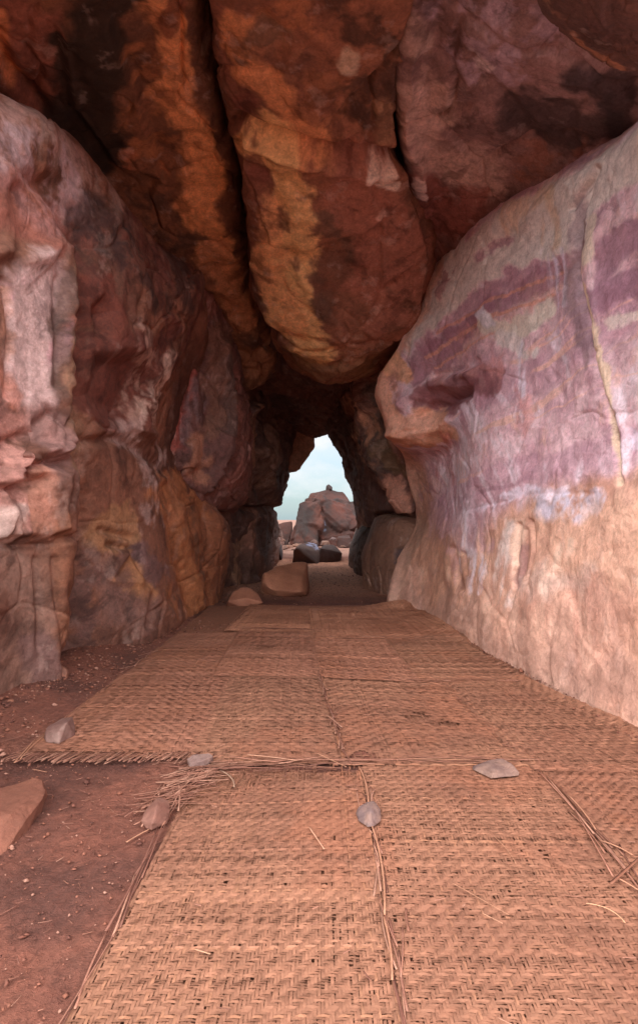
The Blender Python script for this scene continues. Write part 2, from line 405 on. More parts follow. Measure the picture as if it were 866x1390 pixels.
sheet('rock_wall', rw, 560, 470, (3.0, .8, .0), SMOOTH_ROCK, ((186,140,120),(168,122,106)),
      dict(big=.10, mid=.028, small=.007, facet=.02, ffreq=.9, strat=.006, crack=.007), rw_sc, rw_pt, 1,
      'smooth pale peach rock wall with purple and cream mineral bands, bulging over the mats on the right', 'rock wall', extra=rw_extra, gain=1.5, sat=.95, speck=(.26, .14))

# ---- left wall
lw = [
 [('w',-2.75,.5,-.4),('w',-2.6,2.4,-.4),(0,1080,4.55),(50,1050,4.95),(92,1030,5.25),(108,1000,6.1),(165,975,6.55),(215,950,7.1),(262,905,8.9),(300,860,10.8),('w',-2.1,12.5,-.4)],
 [('w',-2.75,.5,0),('w',-2.6,2.4,0),(0,963,4.55),(50,940,4.95),(92,925,5.25),(107,895,6.1),(165,880,6.55),(215,862,7.1),(262,832,8.9),(301,806,10.8),('w',-2.1,12.4,0)],
 [('w',-2.8,.5,.7),('w',-2.65,2.4,.7),(0,830,4.45),(50,820,4.85),(95,815,5.15),(110,810,6.1),(165,800,6.6),(213,790,7.2),(262,775,9.0),(309,765,10.9),('w',-2.0,12.4,.7)],
 [('w',-2.85,.5,1.2),('w',-2.7,2.4,1.2),(0,735,4.4),(50,732,4.75),(98,728,5.1),(113,725,6.0),(165,722,6.7),(213,718,7.4),(262,715,9.1),(312,720,10.9),('w',-2.1,12.4,1.3)],
 [('w',-2.85,.5,1.7),('w',-2.75,2.4,1.7),(0,655,4.4),(50,652,4.7),(103,650,5.05),(120,650,5.85),(168,655,6.7),(215,665,7.6),(258,678,9.2),(292,694,10.5),('w',-2.2,12.2,1.6)],
 [('w',-2.85,.5,2.2),('w',-2.8,2.4,2.2),(0,590,4.4),(50,590,4.7),(104,590,5.05),(122,592,5.75),(168,598,6.75),(205,608,7.6),(228,622,8.5),(246,640,9.2),('w',-2.3,12,2.0)],
 [('w',-2.9,.5,2.8),('w',-2.8,2.4,2.8),(0,500,4.4),(50,502,4.75),(103,503,5.1),(120,510,5.7),(165,525,6.25),(198,540,7.1),(222,555,8.0),(234,570,8.6),('w',-2.4,11,2.8)],
 [('w',-2.9,.5,3.3),('w',-2.8,2.4,3.3),(0,410,4.4),(50,414,4.8),(97,422,5.2),(118,430,5.6),(165,445,6.1),(205,455,6.9),(235,465,7.6),(248,475,8.3),('w',-2.3,10.5,3.3)],
 [('w',-2.9,.5,3.8),('w',-2.8,2.4,3.8),(0,320,4.4),(50,328,4.85),(92,340,5.3),(118,352,5.65),(165,372,6.1),(212,392,6.8),(248,405,7.5),(268,420,8.1),('w',-2.1,10.5,3.8)],
 [('w',-2.9,.5,4.2),('w',-2.8,2.4,4.2),(0,220,4.4),(50,238,4.9),(90,262,5.4),(118,284,5.7),(165,318,6.2),(215,356,7.0),(252,378,7.7),(274,395,8.2),('w',-2.0,10.5,4.1)],
 [('w',-3.1,.5,4.6),('w',-3.0,2.4,4.6),(0,130,4.6),(55,160,5.05),(92,188,5.5),(120,212,5.9),(168,270,6.5),(215,325,7.3),(252,362,8.0),(272,384,8.4),('w',-2.1,10.5,4.3)],
 [('w',-3.8,.5,4.9),('w',-3.8,2.4,4.9),(-60,110,5.2),(0,140,5.6),(40,170,6.0),(70,200,6.4),(120,255,7.0),(175,310,7.8),(220,350,8.5),(245,380,8.9),('w',-2.6,10.5,4.6)],
]
lw_sc = [
 ('crack', [(112,430),(114,560),(116,700),(106,890)], -.20, 11), ('crack', [(97,440),(102,560),(103,700),(98,870)], .06, 14), ('crack', [(0,655),(18,628),(44,612),(88,612)], .09, 8), ('crack', [(10,664),(40,632),(88,628)], -.10, 7),
 ('crack', [(0,738),(40,742),(68,740),(78,733),(100,728)], -.05, 5), ('crack', [(30,725),(70,735)], .03, 6),
 ('crack', [(8,380),(14,450),(12,540)], -.04, 4), ('crack', [(95,340),(100,430),(108,520)], .06, 8), ('crack', [(80,380),(86,450),(80,520)], -.06, 7),
 ('crack', [(50,760),(55,830),(56,880)], -.04, 4), ('crack', [(75,760),(78,810),(95,900)], -.04, 5),
 ('poly', [(125,470),(110,540),(140,590),(190,580),(222,530),(200,470)], -.16, 30),
 ('poly', [(122,410),(130,460),(165,465),(168,420),(150,395)], -.22, 26),
 ('crack', [(230,480),(205,530),(188,580),(200,590)], .10, 9),
 ('crack', [(115,600),(160,595),(230,640)], -.07, 7),
 ('crack', [(150,740),(178,745),(215,800),(208,850)], -.07, 5), ('crack', [(178,742),(150,785),(190,790)], .05, 7),
 ('crack', [(140,720),(180,730),(178,742)], -.06, 5), ('crack', [(215,800),(240,850)], .05, 6),
 ('crack', [(230,660),(245,740),(262,820)], -.08, 8), ('crack', [(250,690),(262,760),(275,820)], .07, 7), ('crack', [(280,700),(288,800)], -.05, 6),
 ('crack', [(0,610),(40,590),(70,560)], -.06, 8), ('crack', [(20,640),(60,625),(92,600)], .07, 12),
 ('poly', [(20,700),(0,760),(0,640),(25,640)], .10, 12),
 ('poly', [(0,640),(40,610),(95,640),(92,720),(60,735),(40,730),(0,735)], .08, 10),
 ('crack', [(0,690),(25,660),(60,650)], -.08, 10),
 ('crack', [(70,250),(110,330),(120,400)], -.12, 14), ('crack', [(30,260),(40,330),(20,350)], -.08, 14),
 ('crack', [(150,300),(200,400),(190,470)], .10, 18),
 ('crack', [(0,340),(50,350),(80,330)], .08, 14),
 ('crack', [(0,950),(20,948),(22,965)], -.04, 4),
]
lw_pt = [
 ('line', [(0,170),(50,200),(90,250)], (176,132,126), 44, 46, .8, 1),
 ('line', [(20,140),(100,205),(170,280),(240,365)], (150,118,110), 12, 14, .6, 2),
 ('line', [(10,210),(60,240),(90,280)], (178,150,160), 38, 40, .6, 1),
 ('line', [(20,270),(90,320)], (150,86,74), 36, 40, .7),
 ('line', [(40,370),(44,440),(50,520)], (190,156,156), 36, 26, .85),
 ('line', [(20,390),(70,430),(70,480)], (186,136,146), 22, 24, .7, 1),
 ('line', [(4,400),(8,520)], (172,116,94), 10, 12, .5), ('line', [(5,500),(20,540)], (168,100,80), 14, 14, .7),
 ('line', [(20,560),(30,620),(20,690)], (186,128,118), 34, 36, .8, 1),
 ('line', [(12,700),(14,730)], (184,156,150), 18, 14, .75),
 ('line', [(60,570),(75,620)], (140,100,96), 26, 26, .8),
 ('line', [(85,380),(75,460),(85,530)], (92,62,52), 12, 14, .8),
 ('line', [(100,380),(106,520),(112,680)], (136,96,74), 10, 12, .8),
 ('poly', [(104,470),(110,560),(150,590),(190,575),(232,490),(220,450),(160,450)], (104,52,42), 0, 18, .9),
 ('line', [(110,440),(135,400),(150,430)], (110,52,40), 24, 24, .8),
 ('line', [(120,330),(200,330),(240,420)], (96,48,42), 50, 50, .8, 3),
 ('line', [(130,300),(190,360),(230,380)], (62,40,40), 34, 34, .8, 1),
 ('line', [(180,440),(205,500),(190,590)], (168,130,118), 14, 14, .8, 1), ('line', [(230,480),(210,530),(196,570)], (190,158,146), 9, 9, .9, 1),
 ('line', [(110,450),(140,520)], (128,88,76), 12, 14, .7, 2),
 ('line', [(180,590),(215,630),(225,700)], (172,140,136), 26, 24, .75, 1),
 ('poly', [(140,690),(175,680),(190,730),(150,745),(122,725)], (160,112,76), 0, 14, .8),
 ('poly', [(178,742),(215,800),(205,822),(150,790)], (166,112,72), 0, 6, .85),
 ('line', [(120,760),(150,830),(130,880)], (98,66,62), 36, 34, .8, 3),
 ('line', [(190,740),(215,780)], (112,84,88), 12, 14, .7), ('line', [(160,820),(200,830)], (120,84,76), 22, 26, .7),
 ('line', [(240,660),(262,740),(270,820)], (170,104,60), 26, 24, .9), ('line', [(290,710),(296,800)], (150,90,58), 18, 18, .8),
 ('line', [(262,690),(280,800)], (98,64,52), 5, 6, .7, 2),
 ('line', [(80,700),(84,760),(86,860)], (134,84,60), 12, 14, .65), ('line', [(96,740),(100,860)], (116,72,52), 8, 8, .6),
 ('line', [(30,780),(34,860),(20,930)], (132,96,84), 34, 34, .8), ('line', [(60,760),(62,850)], (124,84,68), 8, 10, .7, 2),
 ('line', [(40,660),(46,720)], (158,104,84), 26, 24, .8, 2),
 ('line', [(70,910),(50,880),(60,930)], (112,80,78), 20, 20, .7),
]
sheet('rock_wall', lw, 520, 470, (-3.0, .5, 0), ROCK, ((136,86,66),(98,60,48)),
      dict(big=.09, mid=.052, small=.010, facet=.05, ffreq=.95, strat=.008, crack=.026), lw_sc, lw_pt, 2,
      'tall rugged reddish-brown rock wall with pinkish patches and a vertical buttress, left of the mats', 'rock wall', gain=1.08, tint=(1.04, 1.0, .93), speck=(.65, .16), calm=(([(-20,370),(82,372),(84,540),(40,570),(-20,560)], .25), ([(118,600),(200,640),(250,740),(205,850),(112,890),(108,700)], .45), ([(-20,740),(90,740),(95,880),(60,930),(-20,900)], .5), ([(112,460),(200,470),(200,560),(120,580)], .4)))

# ---- ceiling boulders
ca = [
 [('w',-4.4,2.5,6.3),('w',-3.6,2.5,6.4),('w',-2.6,2.5,6.5),('w',-1.9,2.5,6.5),('w',-1.35,2.5,6.5),('w',-1.1,2.7,6.5),('w',-1.0,3.0,6.9)],  # unseen roof lip carried toward the camera to dim the front floor
 [(-260,-260,2.9),(-100,-260,3.2),(60,-260,3.4),(160,-260,3.5),(230,-260,3.6),(255,-260,3.75),('w',-.9,3.9,5.9)],
 [(-260,-120,3.3),(-100,-120,3.6),(60,-120,3.8),(170,-120,3.85),(240,-120,3.95),(266,-120,4.1),('w',-.85,4.3,5.9)],
 [(-240,0,3.7),(-90,0,4.2),(70,0,4.45),(180,0,4.5),(250,0,4.6),(277,0,4.8),('w',-.9,5.,6.1)],
 [(-200,80,4.3),(-60,90,4.8),(90,90,5.2),(200,80,5.2),(270,75,5.25),(292,70,5.5),('w',-.9,5.8,6.1)],
 [(-120,150,5.),(0,150,5.5),(120,165,6.0),(215,160,6.1),(283,155,6.1),(306,150,6.4),('w',-.95,6.7,6.1)],
 [(-20,230,6.),(70,240,6.5),(160,250,7.0),(240,245,7.1),(305,240,7.1),(326,235,7.4),('w',-.9,7.7,6.0)],
 [(80,330,7.),(150,335,7.6),(215,335,8.1),(270,330,8.2),(318,325,8.2),(336,320,8.5),('w',-.9,8.8,5.9)],
 [(170,410,8.),(220,410,8.8),(262,405,9.4),(296,400,9.5),(327,398,9.5),(340,396,9.8),('w',-.9,10.1,5.6)],
 [(240,470,9.5),(270,465,10),(295,460,10.4),(322,458,10.5),(350,458,10.5),(366,455,10.8),('w',-.8,11.2,5.2)],
 [(270,510,10.6),(295,508,10.9),(318,505,11.1),(342,502,11.2),(365,498,11.2),(376,490,11.4),('w',-.7,11.8,4.9)],
 [(290,540,11.5),(310,536,11.6),(328,532,11.7),(345,530,11.8),(362,522,11.9),(370,512,12.0),('w',-.8,12.4,4.6)],
 [(300,520,12.8),(315,520,12.9),(330,518,13),(345,515,13),(360,510,13),(365,505,13.1),('w',-.9,13.2,4.9)],
]
ca_sc = [('poly', [(80,40),(150,30),(200,140),(230,250),(160,230),(90,140)], .10, 12), ('crack', [(0,60),(22,110),(60,150)], -.12, 10), ('crack', [(175,20),(205,60),(180,110)], -.05, 18), ('crack', [(90,60),(120,130),(95,180)], -.05, 14),
 ('crack', [(300,400),(345,440),(366,470)], -.08, 8), ('crack', [(310,470),(340,480),(370,470)], -.08, 6), ('crack', [(320,500),(350,505),(366,495)], -.08, 5), ('crack', [(250,370),(300,390),(330,440)], .10, 12)]
ca_pt = [
 ('line', [(20,20),(60,70),(60,110)], (116,58,42), 52, 40, .85), ('line', [(6,30),(14,90),(22,110)], (176,98,42), 12, 12, .8),
 ('line', [(150,20),(120,80),(110,150),(130,190)], (38,26,20), 46, 36, .95), ('line', [(170,110),(210,170)], (52,34,22), 30, 30, .7, 1),
 ('line', [(210,20),(245,60),(240,130),(262,200),(275,290),(290,340)], (186,112,52), 24, 24, .9), ('line', [(190,110),(200,180),(215,240)], (140,78,34), 26, 30, .8, 1),
 ('line', [(228,50),(240,20)], (96,44,26), 14, 12, .8), ('line', [(270,30),(290,130),(315,240),(325,330)], (84,46,30), 15, 12, .85),
 ('line', [(190,250),(230,300),(260,340)], (70,44,34), 22, 22, .8, 1), ('line', [(170,210),(220,250)], (150,76,34), 14, 14, .7, 1),
 ('line', [(290,340),(310,400),(335,440)], (160,96,56), 20, 20, .8), ('line', [(330,480),(360,480),(350,510)], (128,74,42), 18, 18, .7), ('line', [(330,455),(360,470)], (70,44,34), 7, 8, .7),
]
sheet('ceiling_boulder', ca, 420, 330, (0, .8, 2.6), ROCK, gain=2.15, sat=.76, tint=(.94, 1.03, .95), speck=(.7, .14), base=((110,62,36),(80,46,30)),
      disp=dict(big=.12, mid=.05, small=.011, facet=.08, ffreq=.95), sc=ca_sc, pt=ca_pt, seed=3,
      label='huge overhanging ceiling boulder stained black and orange, left of the long dark crack', cat='boulder')

cb = [
 [('w',-.85,3.0,6.9),('w',-.78,2.7,6.5),('w',-.5,2.5,6.5),('w',-.1,2.4,6.4),('w',.2,2.4,6.4),('w',.5,2.5,6.5),('w',.75,2.7,6.5),('w',1.0,3.0,6.9)],  # out-of-view overhang, extended to cut light on the near mats
 [('w',-.75,3.7,6.0),(262,-260,3.7),(300,-260,3.5),(380,-260,3.4),(470,-260,3.35),(540,-260,3.5),(575,-260,3.7),('w',.9,3.9,6.0)],
 [('w',-.75,4.2,6.0),(272,-120,4.05),(305,-120,3.85),(390,-120,3.75),(470,-120,3.7),(545,-120,3.85),(575,-120,4.1),('w',.9,4.3,6.0)],
 [('w',-.75,4.9,6.1),(281,0,4.75),(308,0,4.5),(390,0,4.35),(470,0,4.35),(548,0,4.5),(572,0,4.8),('w',1.0,5.1,6.1)],
 [('w',-.75,5.6,6.1),(294,70,5.4),(318,72,5.1),(390,75,4.9),(470,75,4.9),(546,75,5.1),(566,72,5.4),('w',1.,5.7,6.1)],
 [('w',-.75,6.5,6.1),(308,150,6.3),(330,152,5.95),(395,158,5.65),(470,160,5.65),(532,160,5.85),(550,156,6.2),('w',.95,6.5,6.1)],
 [('w',-.7,7.4,6.0),(328,235,7.3),(345,240,6.9),(400,245,6.5),(470,248,6.5),(540,245,6.7),(560,235,7.1),('w',1.15,7.4,6.0)],
 [('w',-.7,8.5,5.9),(337,320,8.4),(352,325,7.9),(405,330,7.4),(470,332,7.4),(552,325,7.6),(586,310,8.1),('w',1.6,8.5,5.9)],
 [('w',-.7,9.6,5.6),(342,390,9.4),(358,396,8.9),(410,405,8.3),(475,405,8.25),(552,395,8.6),(590,380,9.2),('w',1.8,9.6,5.6)],
 [('w',-.6,10.5,5.2),(362,440,10.1),(376,450,9.6),(418,462,9.1),(475,460,9.0),(540,448,9.3),(578,432,9.8),('w',1.8,10.2,5.2)],
 [('w',-.4,11.2,4.8),(380,478,10.8),(396,488,10.3),(430,500,9.9),(470,500,9.7),(520,484,9.9),(552,470,10.3),('w',1.6,10.8,4.8)],
 [('w',-.3,11.7,4.5),(395,500,11.4),(410,510,11.),(437,525,10.8),(465,520,10.6),(500,512,10.6),(526,500,10.9),('w',1.4,11.3,4.5)],
 [('w',-.2,12.7,4.8),(400,498,12.8),(415,500,12.7),(437,508,12.6),(462,505,12.5),(485,496,12.4),(495,486,12.4),('w',.9,12.6,4.8)],
]
for r_ in cb[2:10]:
    mid = (r_[3][2]+r_[4][2])/2
    for i_, f_ in ((1, .35), (2, .7), (5, .7), (6, .45)):
        p_ = r_[i_]; r_[i_] = (p_[0], p_[1], p_[2]-f_*(p_[2]-mid))
cb_sc = [('poly', [(333,172),(433,204),(550,222),(582,340),(566,440),(440,524),(384,480),(344,390),(334,260)], .13, 9), ('crack', [(320,160),(360,175),(433,196),(490,208),(548,216)], -.14, 6), ('crack', [(330,175),(433,212),(545,230)], .06, 12),
 ('crack', [(548,100),(552,215),(565,260),(580,340)], -.12, 6), ('crack', [(350,180),(380,260),(390,330),(384,380)], -.04, 12),
 ('crack', [(360,440),(420,455),(480,470),(540,445)], -.05, 8), ('crack', [(390,478),(440,490),(500,476)], -.06, 6), ('crack', [(355,30),(380,60),(370,100)], -.05, 14),
 ('step', [(480,130),(540,60)], -.08, 10, 30)]
cb_pt = [
 ('line', [(300,20),(330,110),(345,180),(350,260),(362,330)], (108,58,40), 17, 14, .9),
 ('line', [(325,40),(370,120),(430,190)], (176,106,52), 22, 24, .85), ('line', [(380,30),(420,80),(440,150)], (150,84,38), 40, 40, .75, 1),
 ('line', [(345,70),(360,40),(400,100)], (82,58,46), 18, 20, .75, 1), ('line', [(410,110),(450,120),(500,180)], (112,64,40), 40, 36, .7, 1),
 ('line', [(470,30),(520,50),(530,100),(500,140)], (64,38,28), 40, 36, .85, 1), ('line', [(475,75),(472,90)], (168,140,118), 12, 12, .7), ('line', [(515,155),(525,190)], (140,96,66), 16, 20, .7),
 ('line', [(355,180),(385,200),(395,250),(400,330),(395,420),(430,470)], (214,154,86), 24, 20, .95), ('line', [(365,260),(375,360),(400,440)], (184,118,64), 16, 18, .85),
 ('line', [(380,265),(392,310),(398,340)], (84,46,34), 9, 12, .8, 1), ('line', [(410,240),(450,290),(430,400)], (84,54,42), 26, 30, .8, 1),
 ('line', [(480,240),(520,300),(530,390)], (132,72,54), 50, 40, .85), ('line', [(450,440),(500,440)], (118,66,46), 26, 26, .7, 3),
 ('line', [(400,480),(450,505),(500,485)], (112,72,44), 16, 18, .8), ('line', [(390,470),(470,480)], (66,42,34), 6, 7, .7, 1),
 ('line', [(500,225),(515,215),(530,230),(522,255)], (206,170,156), 9, 8, .95, 3), ('line', [(500,222),(532,240)], (210,178,164), 8, 8, .8, 1), ('line', [(515,280),(530,285)], (176,130,116), 6, 6, .7, 1),
 ('line', [(330,130),(352,200),(356,250)], (96,44,32), 12, 12, .8, 1), ('line', [(430,200),(540,215)], (104,50,36), 10, 10, .7, 2),
]
sheet('ceiling_boulder', cb, 430, 330, (0, .8, 2.6), ROCK, gain=2.15, sat=.76, tint=(.94, 1.03, .95), speck=(.7, .14), base=((124,70,44),(96,54,38)),
      disp=dict(big=.07, mid=.04, small=.010, facet=.10, ffreq=.7), sc=cb_sc, pt=cb_pt, seed=4,
      label='rounded orange and rust ceiling boulder hanging over the tunnel, with a pale peeling patch', cat='boulder')

cc_ = [
 [('w',.85,3.0,6.9),('w',.75,2.7,6.5),('w',1.0,2.5,6.5),('w',1.5,2.4,6.4),('w',2.1,2.4,6.3),('w',2.9,2.4,6.2),('w',3.8,2.4,6.0)],  # unseen forward edge added to shade the floor in front
 [('w',.75,3.7,6.1),(560,-260,3.7),(620,-260,3.4),(700,-260,3.2),(790,-260,3.05),(900,-260,2.9),(1010,-240,2.8)],
 [('w',.8,4.2,6.1),(562,-120,4.1),(620,-120,3.8),(700,-120,3.55),(790,-120,3.4),(900,-110,3.25),(1010,-100,3.2)],
 [('w',.85,4.9,6.1),(556,0,4.8),(600,0,4.45),(680,0,4.15),(770,0,3.95),(870,10,3.8),(980,30,3.7)],
 [('w',.85,5.8,6.1),(546,90,5.5),(590,80,5.1),(665,78,4.75),(750,75,4.5),(850,80,4.25),(960,100,4.1)],
 [('w',.95,6.8,6.1),(549,170,6.3),(585,165,5.85),(650,160,5.45),(730,150,5.15),(820,145,4.8),(930,150,4.6)],
 [('w',1.15,7.7,6.0),(560,240,7.2),(590,238,6.8),(640,230,6.4),(705,215,5.95),(790,195,5.4),(890,180,5.0)],
 [('w',1.4,8.6,5.8),(572,300,8.1),(590,305,7.8),(625,300,7.4),(680,278,6.8),(765,248,6.0),(870,210,5.4)],
 [('w',1.5,9.3,5.6),(578,378,9.0),(592,384,8.8),(614,372,8.4),(660,325,7.5),(745,280,6.6),(850,240,5.9)],
]
for r_ in cc_[3:8]:
    p_ = r_[1]; r_[1] = (p_[0], p_[1], p_[2]-.3)
cc_sc = [('crack', [(590,40),(640,80),(690,150),(720,200)], -.06, 14), ('crack', [(640,60),(720,70),(866,150)], .05, 30),
         ('poly', [(548,60),(570,40),(560,150),(600,260),(575,300),(548,200)], .08, 20)]
cc_pt = [
 ('line', [(620,20),(680,80),(740,60)], (140,110,118), 44, 46, .75, 1), ('line', [(575,130),(590,200),(640,250)], (156,118,104), 30, 34, .8), ('line', [(600,180),(620,230)], (166,134,116), 14, 20, .6, 1),
 ('line', [(640,66),(665,95)], (176,152,148), 9, 10, .7, 1), ('line', [(700,160),(780,190),(820,170)], (50,34,34), 30, 30, .85), ('line', [(780,110),(830,130),(840,170)], (40,28,30), 26, 26, .85),
 ('line', [(700,240),(780,210)], (120,68,48), 20, 24, .6, 1), ('line', [(560,250),(590,300),(640,280)], (112,52,40), 26, 26, .85), ('line', [(566,236),(572,262)], (196,160,150), 6, 6, .9), ('line', [(582,348),(600,340)], (160,96,84), 12, 10, .7),
 ('line', [(680,280),(640,310),(600,350)], (84,44,36), 16, 16, .7), ('line', [(570,60),(560,30)], (146,112,98), 16, 16, .6),
]
sheet('ceiling_boulder', cc_, 400, 330, (.8, .5, 2.6), ROCK, gain=2.3, sat=.8, tint=(.92, 1.06, 1.10), speck=(.7, .10), base=((126,88,82),(100,68,62)),
      disp=dict(big=.10, mid=.04, small=.009, facet=.08, ffreq=.8), sc=cc_sc, pt=cc_pt, seed=5,
      label='smooth brown and mauve ceiling slab with charcoal stains, right of the peeling patch', cat='boulder')

cd_ = [
 [(700,-260,2.45),(780,-260,2.3),(870,-260,2.2),(1000,-260,2.1)],
 [(712,-120,2.95),(790,-120,2.7),(880,-120,2.5),(1010,-110,2.4)],
 [(726,-20,3.5),(800,-20,3.2),(880,-20,3.0),(1010,0,2.9)],
 [(752,30,3.75),(810,28,3.5),(885,25,3.3),(1010,40,3.2)],
 [(796,68,3.95),(840,66,3.75),(895,62,3.6),(1000,70,3.5)],
 [(830,94,4.05),(862,96,3.95),(905,98,3.85),(980,104,3.8)],
 [(845,80,4.4),(880,90,4.4),(920,95,4.4),(980,100,4.3)],
]
sheet('ceiling_slab', cd_, 150, 150, (.6, .6, 2.4), ROCK, gain=2.15, sat=.76, tint=(.94, 1.03, .95), speck=(.7, .14), base=((100,62,50),(78,48,42)), disp=dict(big=.03, mid=.03, small=.01, facet=.03), sc=[],
      pt=[('line', [(740,0),(800,66),(850,100)], (150,92,58), 4, 4, .7, 1)], seed=6, label='dark brown rock slab filling the upper right corner of the ceiling', cat='boulder')

# ---- inner rocks, left side
ld = [
 [(215,700,9.6),(240,700,9.8),(262,700,10.2),(282,698,10.6),(300,692,11.2),('w',-1.7,12.3,1.5)],
 [(215,668,9.4),(240,672,9.6),(260,680,9.9),(285,682,10.2),(318,668,10.9),('w',-1.5,12.3,1.8)],
 [(215,620,9.2),(240,625,9.3),(268,632,9.5),(300,632,9.9),(331,625,10.8),('w',-1.4,12.2,2.3)],
 [(215,560,9.2),(240,565,9.2),(268,565,9.4),(298,563,9.8),(331,560,10.7),('w',-1.4,12.2,3.0)],
 [(220,500,9.2),(243,500,9.2),(268,500,9.3),(295,500,9.7),(324,502,10.5),('w',-1.45,12.,3.6)],
 [(235,440,9.2),(252,440,9.1),(270,440,9.2),(290,442,9.6),(311,448,10.3),('w',-1.5,11.8,4.2)],
 [(250,392,9.3),(262,388,9.2),(274,386,9.3),(288,392,9.7),(300,402,10.2),('w',-1.6,11.6,4.6)],
 [(250,360,9.9),(262,360,9.9),(276,362,9.9),(288,370,10.2),(298,380,10.6),('w',-1.7,11.6,4.9)],
]
ld_pt = [('line', [(262,450),(250,520),(245,600)], (128,62,52), 14, 14, .8), ('line', [(275,400),(282,440)], (128,100,96), 10, 12, .8, 1), ('line', [(240,560),(236,640)], (170,136,124), 7, 8, .7, 1),
 ('line', [(290,460),(300,520),(300,580)], (92,62,48), 18, 18, .7), ('line', [(275,600),(270,640)], (128,82,58), 11, 10, .6), ('line', [(272,520),(262,590)], (104,82,84), 10, 14, .6, 2), ('line', [(300,480),(310,590)], (60,44,40), 8, 10, .7)]
ld_sc = [('crack', [(262,450),(250,500),(246,600)], -.12, 6), ('crack', [(300,470),(312,540),(306,620),(286,660)], .12, 9), ('crack', [(316,500),(322,600),(300,655)], -.12, 5),
 ('crack', [(272,480),(285,560),(270,650)], -.10, 8), ('crack', [(275,400),(290,440),(280,480)], .08, 10)]
sheet('inner_boulder', ld, 200, 300, (-1.8, 1.0, 0), ROCK, ((104,62,52),(72,46,42)), dict(big=.06, mid=.09, small=.018, facet=.08, ffreq=2, strat=.02), ld_sc, ld_pt, 7,
      'tall dark reddish boulder with rounded vertical folds, behind the left wall', 'boulder', gain=2.6, sat=.85, speck=(.5, .08))

le = [
 [(300,740,12.5),(320,738,13.0),(345,738,14.2),(368,735,16),(380,728,19),('w',-1.7,21,.9)],
 [(298,690,11.8),(318,692,12.2),(345,694,13.4),(370,692,15.4),(376,690,17.5),('w',-1.8,19.5,1.6)],
 [(298,655,11.6),(320,660,12.0),(348,662,13.2),(374,662,15.2),(389,662,17.0),('w',-1.5,19,2.2)],
 [(300,615,11.5),(322,615,11.8),(350,618,13.0),(378,618,15.2),(398,620,17.3),('w',-1.3,19,3.0)],
 [(302,570,11.6),(325,570,11.8),(350,570,13.0),(380,572,15.2),(402,582,17.3),('w',-1.2,19,3.9)],
 [(305,530,11.9),(325,530,12.1),(350,530,13.2),(382,535,15.2),(405,545,17.3),('w',-1.1,19,4.6)],
 [(310,495,12.5),(325,495,12.7),(350,495,13.6),(384,500,15.4),(410,505,17.3),('w',-1.,19,5.2)],
]
le_sc = [('crack', [(330,555),(333,620),(326,670)], -.2, 4), ('crack', [(338,560),(342,620),(334,672)], .15, 7), ('crack', [(352,560),(348,640),(356,680)], -.2, 6),
 ('crack', [(370,580),(364,640),(372,680)], .18, 8), ('crack', [(384,560),(380,620)], -.2, 6), ('crack', [(320,684),(350,694),(372,690)], -.3, 5), ('crack', [(330,560),(342,552),(350,556)], .2, 6)]
sheet('inner_boulder', le, 200, 220, (-2.0, .6, 0), ROCK, ((92,60,48),(66,44,38)), dict(big=.10, mid=.09, small=.014, facet=.05, ffreq=1.4, strat=.03), le_sc,
      [('line', [(345,555),(338,620)], (128,84,60), 6, 8, .6), ('line', [(366,570),(360,650)], (110,76,58), 8, 10, .5)], 8,
      'dark fluted boulder whose edge overhangs the left side of the sky opening', 'boulder', gain=2.6, sat=.85, speck=(.5, .08))
lf = [
 [(292,860,12.2),(305,850,12.6),(330,830,13.3),(352,815,14.2),(372,800,17),('w',-1.4,22,-.3)],
 [(296,806,12.2),(307,802,12.6),(332,796,13.3),(355,788,14.2),(377,765,19),('w',-1.4,23,0)],
 [(296,760,12.2),(308,758,12.5),(334,756,13.2),(358,752,14.2),(379,740,19),('w',-1.4,23,.5)],
 [(298,720,12.3),(310,718,12.6),(334,716,13.3),(358,714,14.4),(374,716,19),('w',-1.5,23,1.0)],
 [(300,690,12.6),(312,688,12.9),(336,688,13.6),(358,690,14.7),(371,692,18),('w',-1.6,22,1.5)],
 [(300,675,13.8),(312,675,14),(336,678,14.5),(354,680,15.5),(366,686,18),('w',-1.8,21,1.8)],
]
sheet('inner_boulder', lf, 150, 160, (-1.8, .3, 0), ROCK, ((96,60,46),(70,46,38)), dict(big=.06, mid=.06, small=.015, facet=.1, ffreq=1.5), 
      [('crack', [(330,700),(334,780)], -.12, 6), ('crack', [(356,710),(352,780)], -.1, 5)], [('line', [(320,700),(318,780)], (118,82,58), 12, 14, .6, 2)], 9,
      'dim block of rock beneath the fluted boulder, behind the two low stones', 'boulder', gain=2.6, sat=.85, speck=(.5, .08))

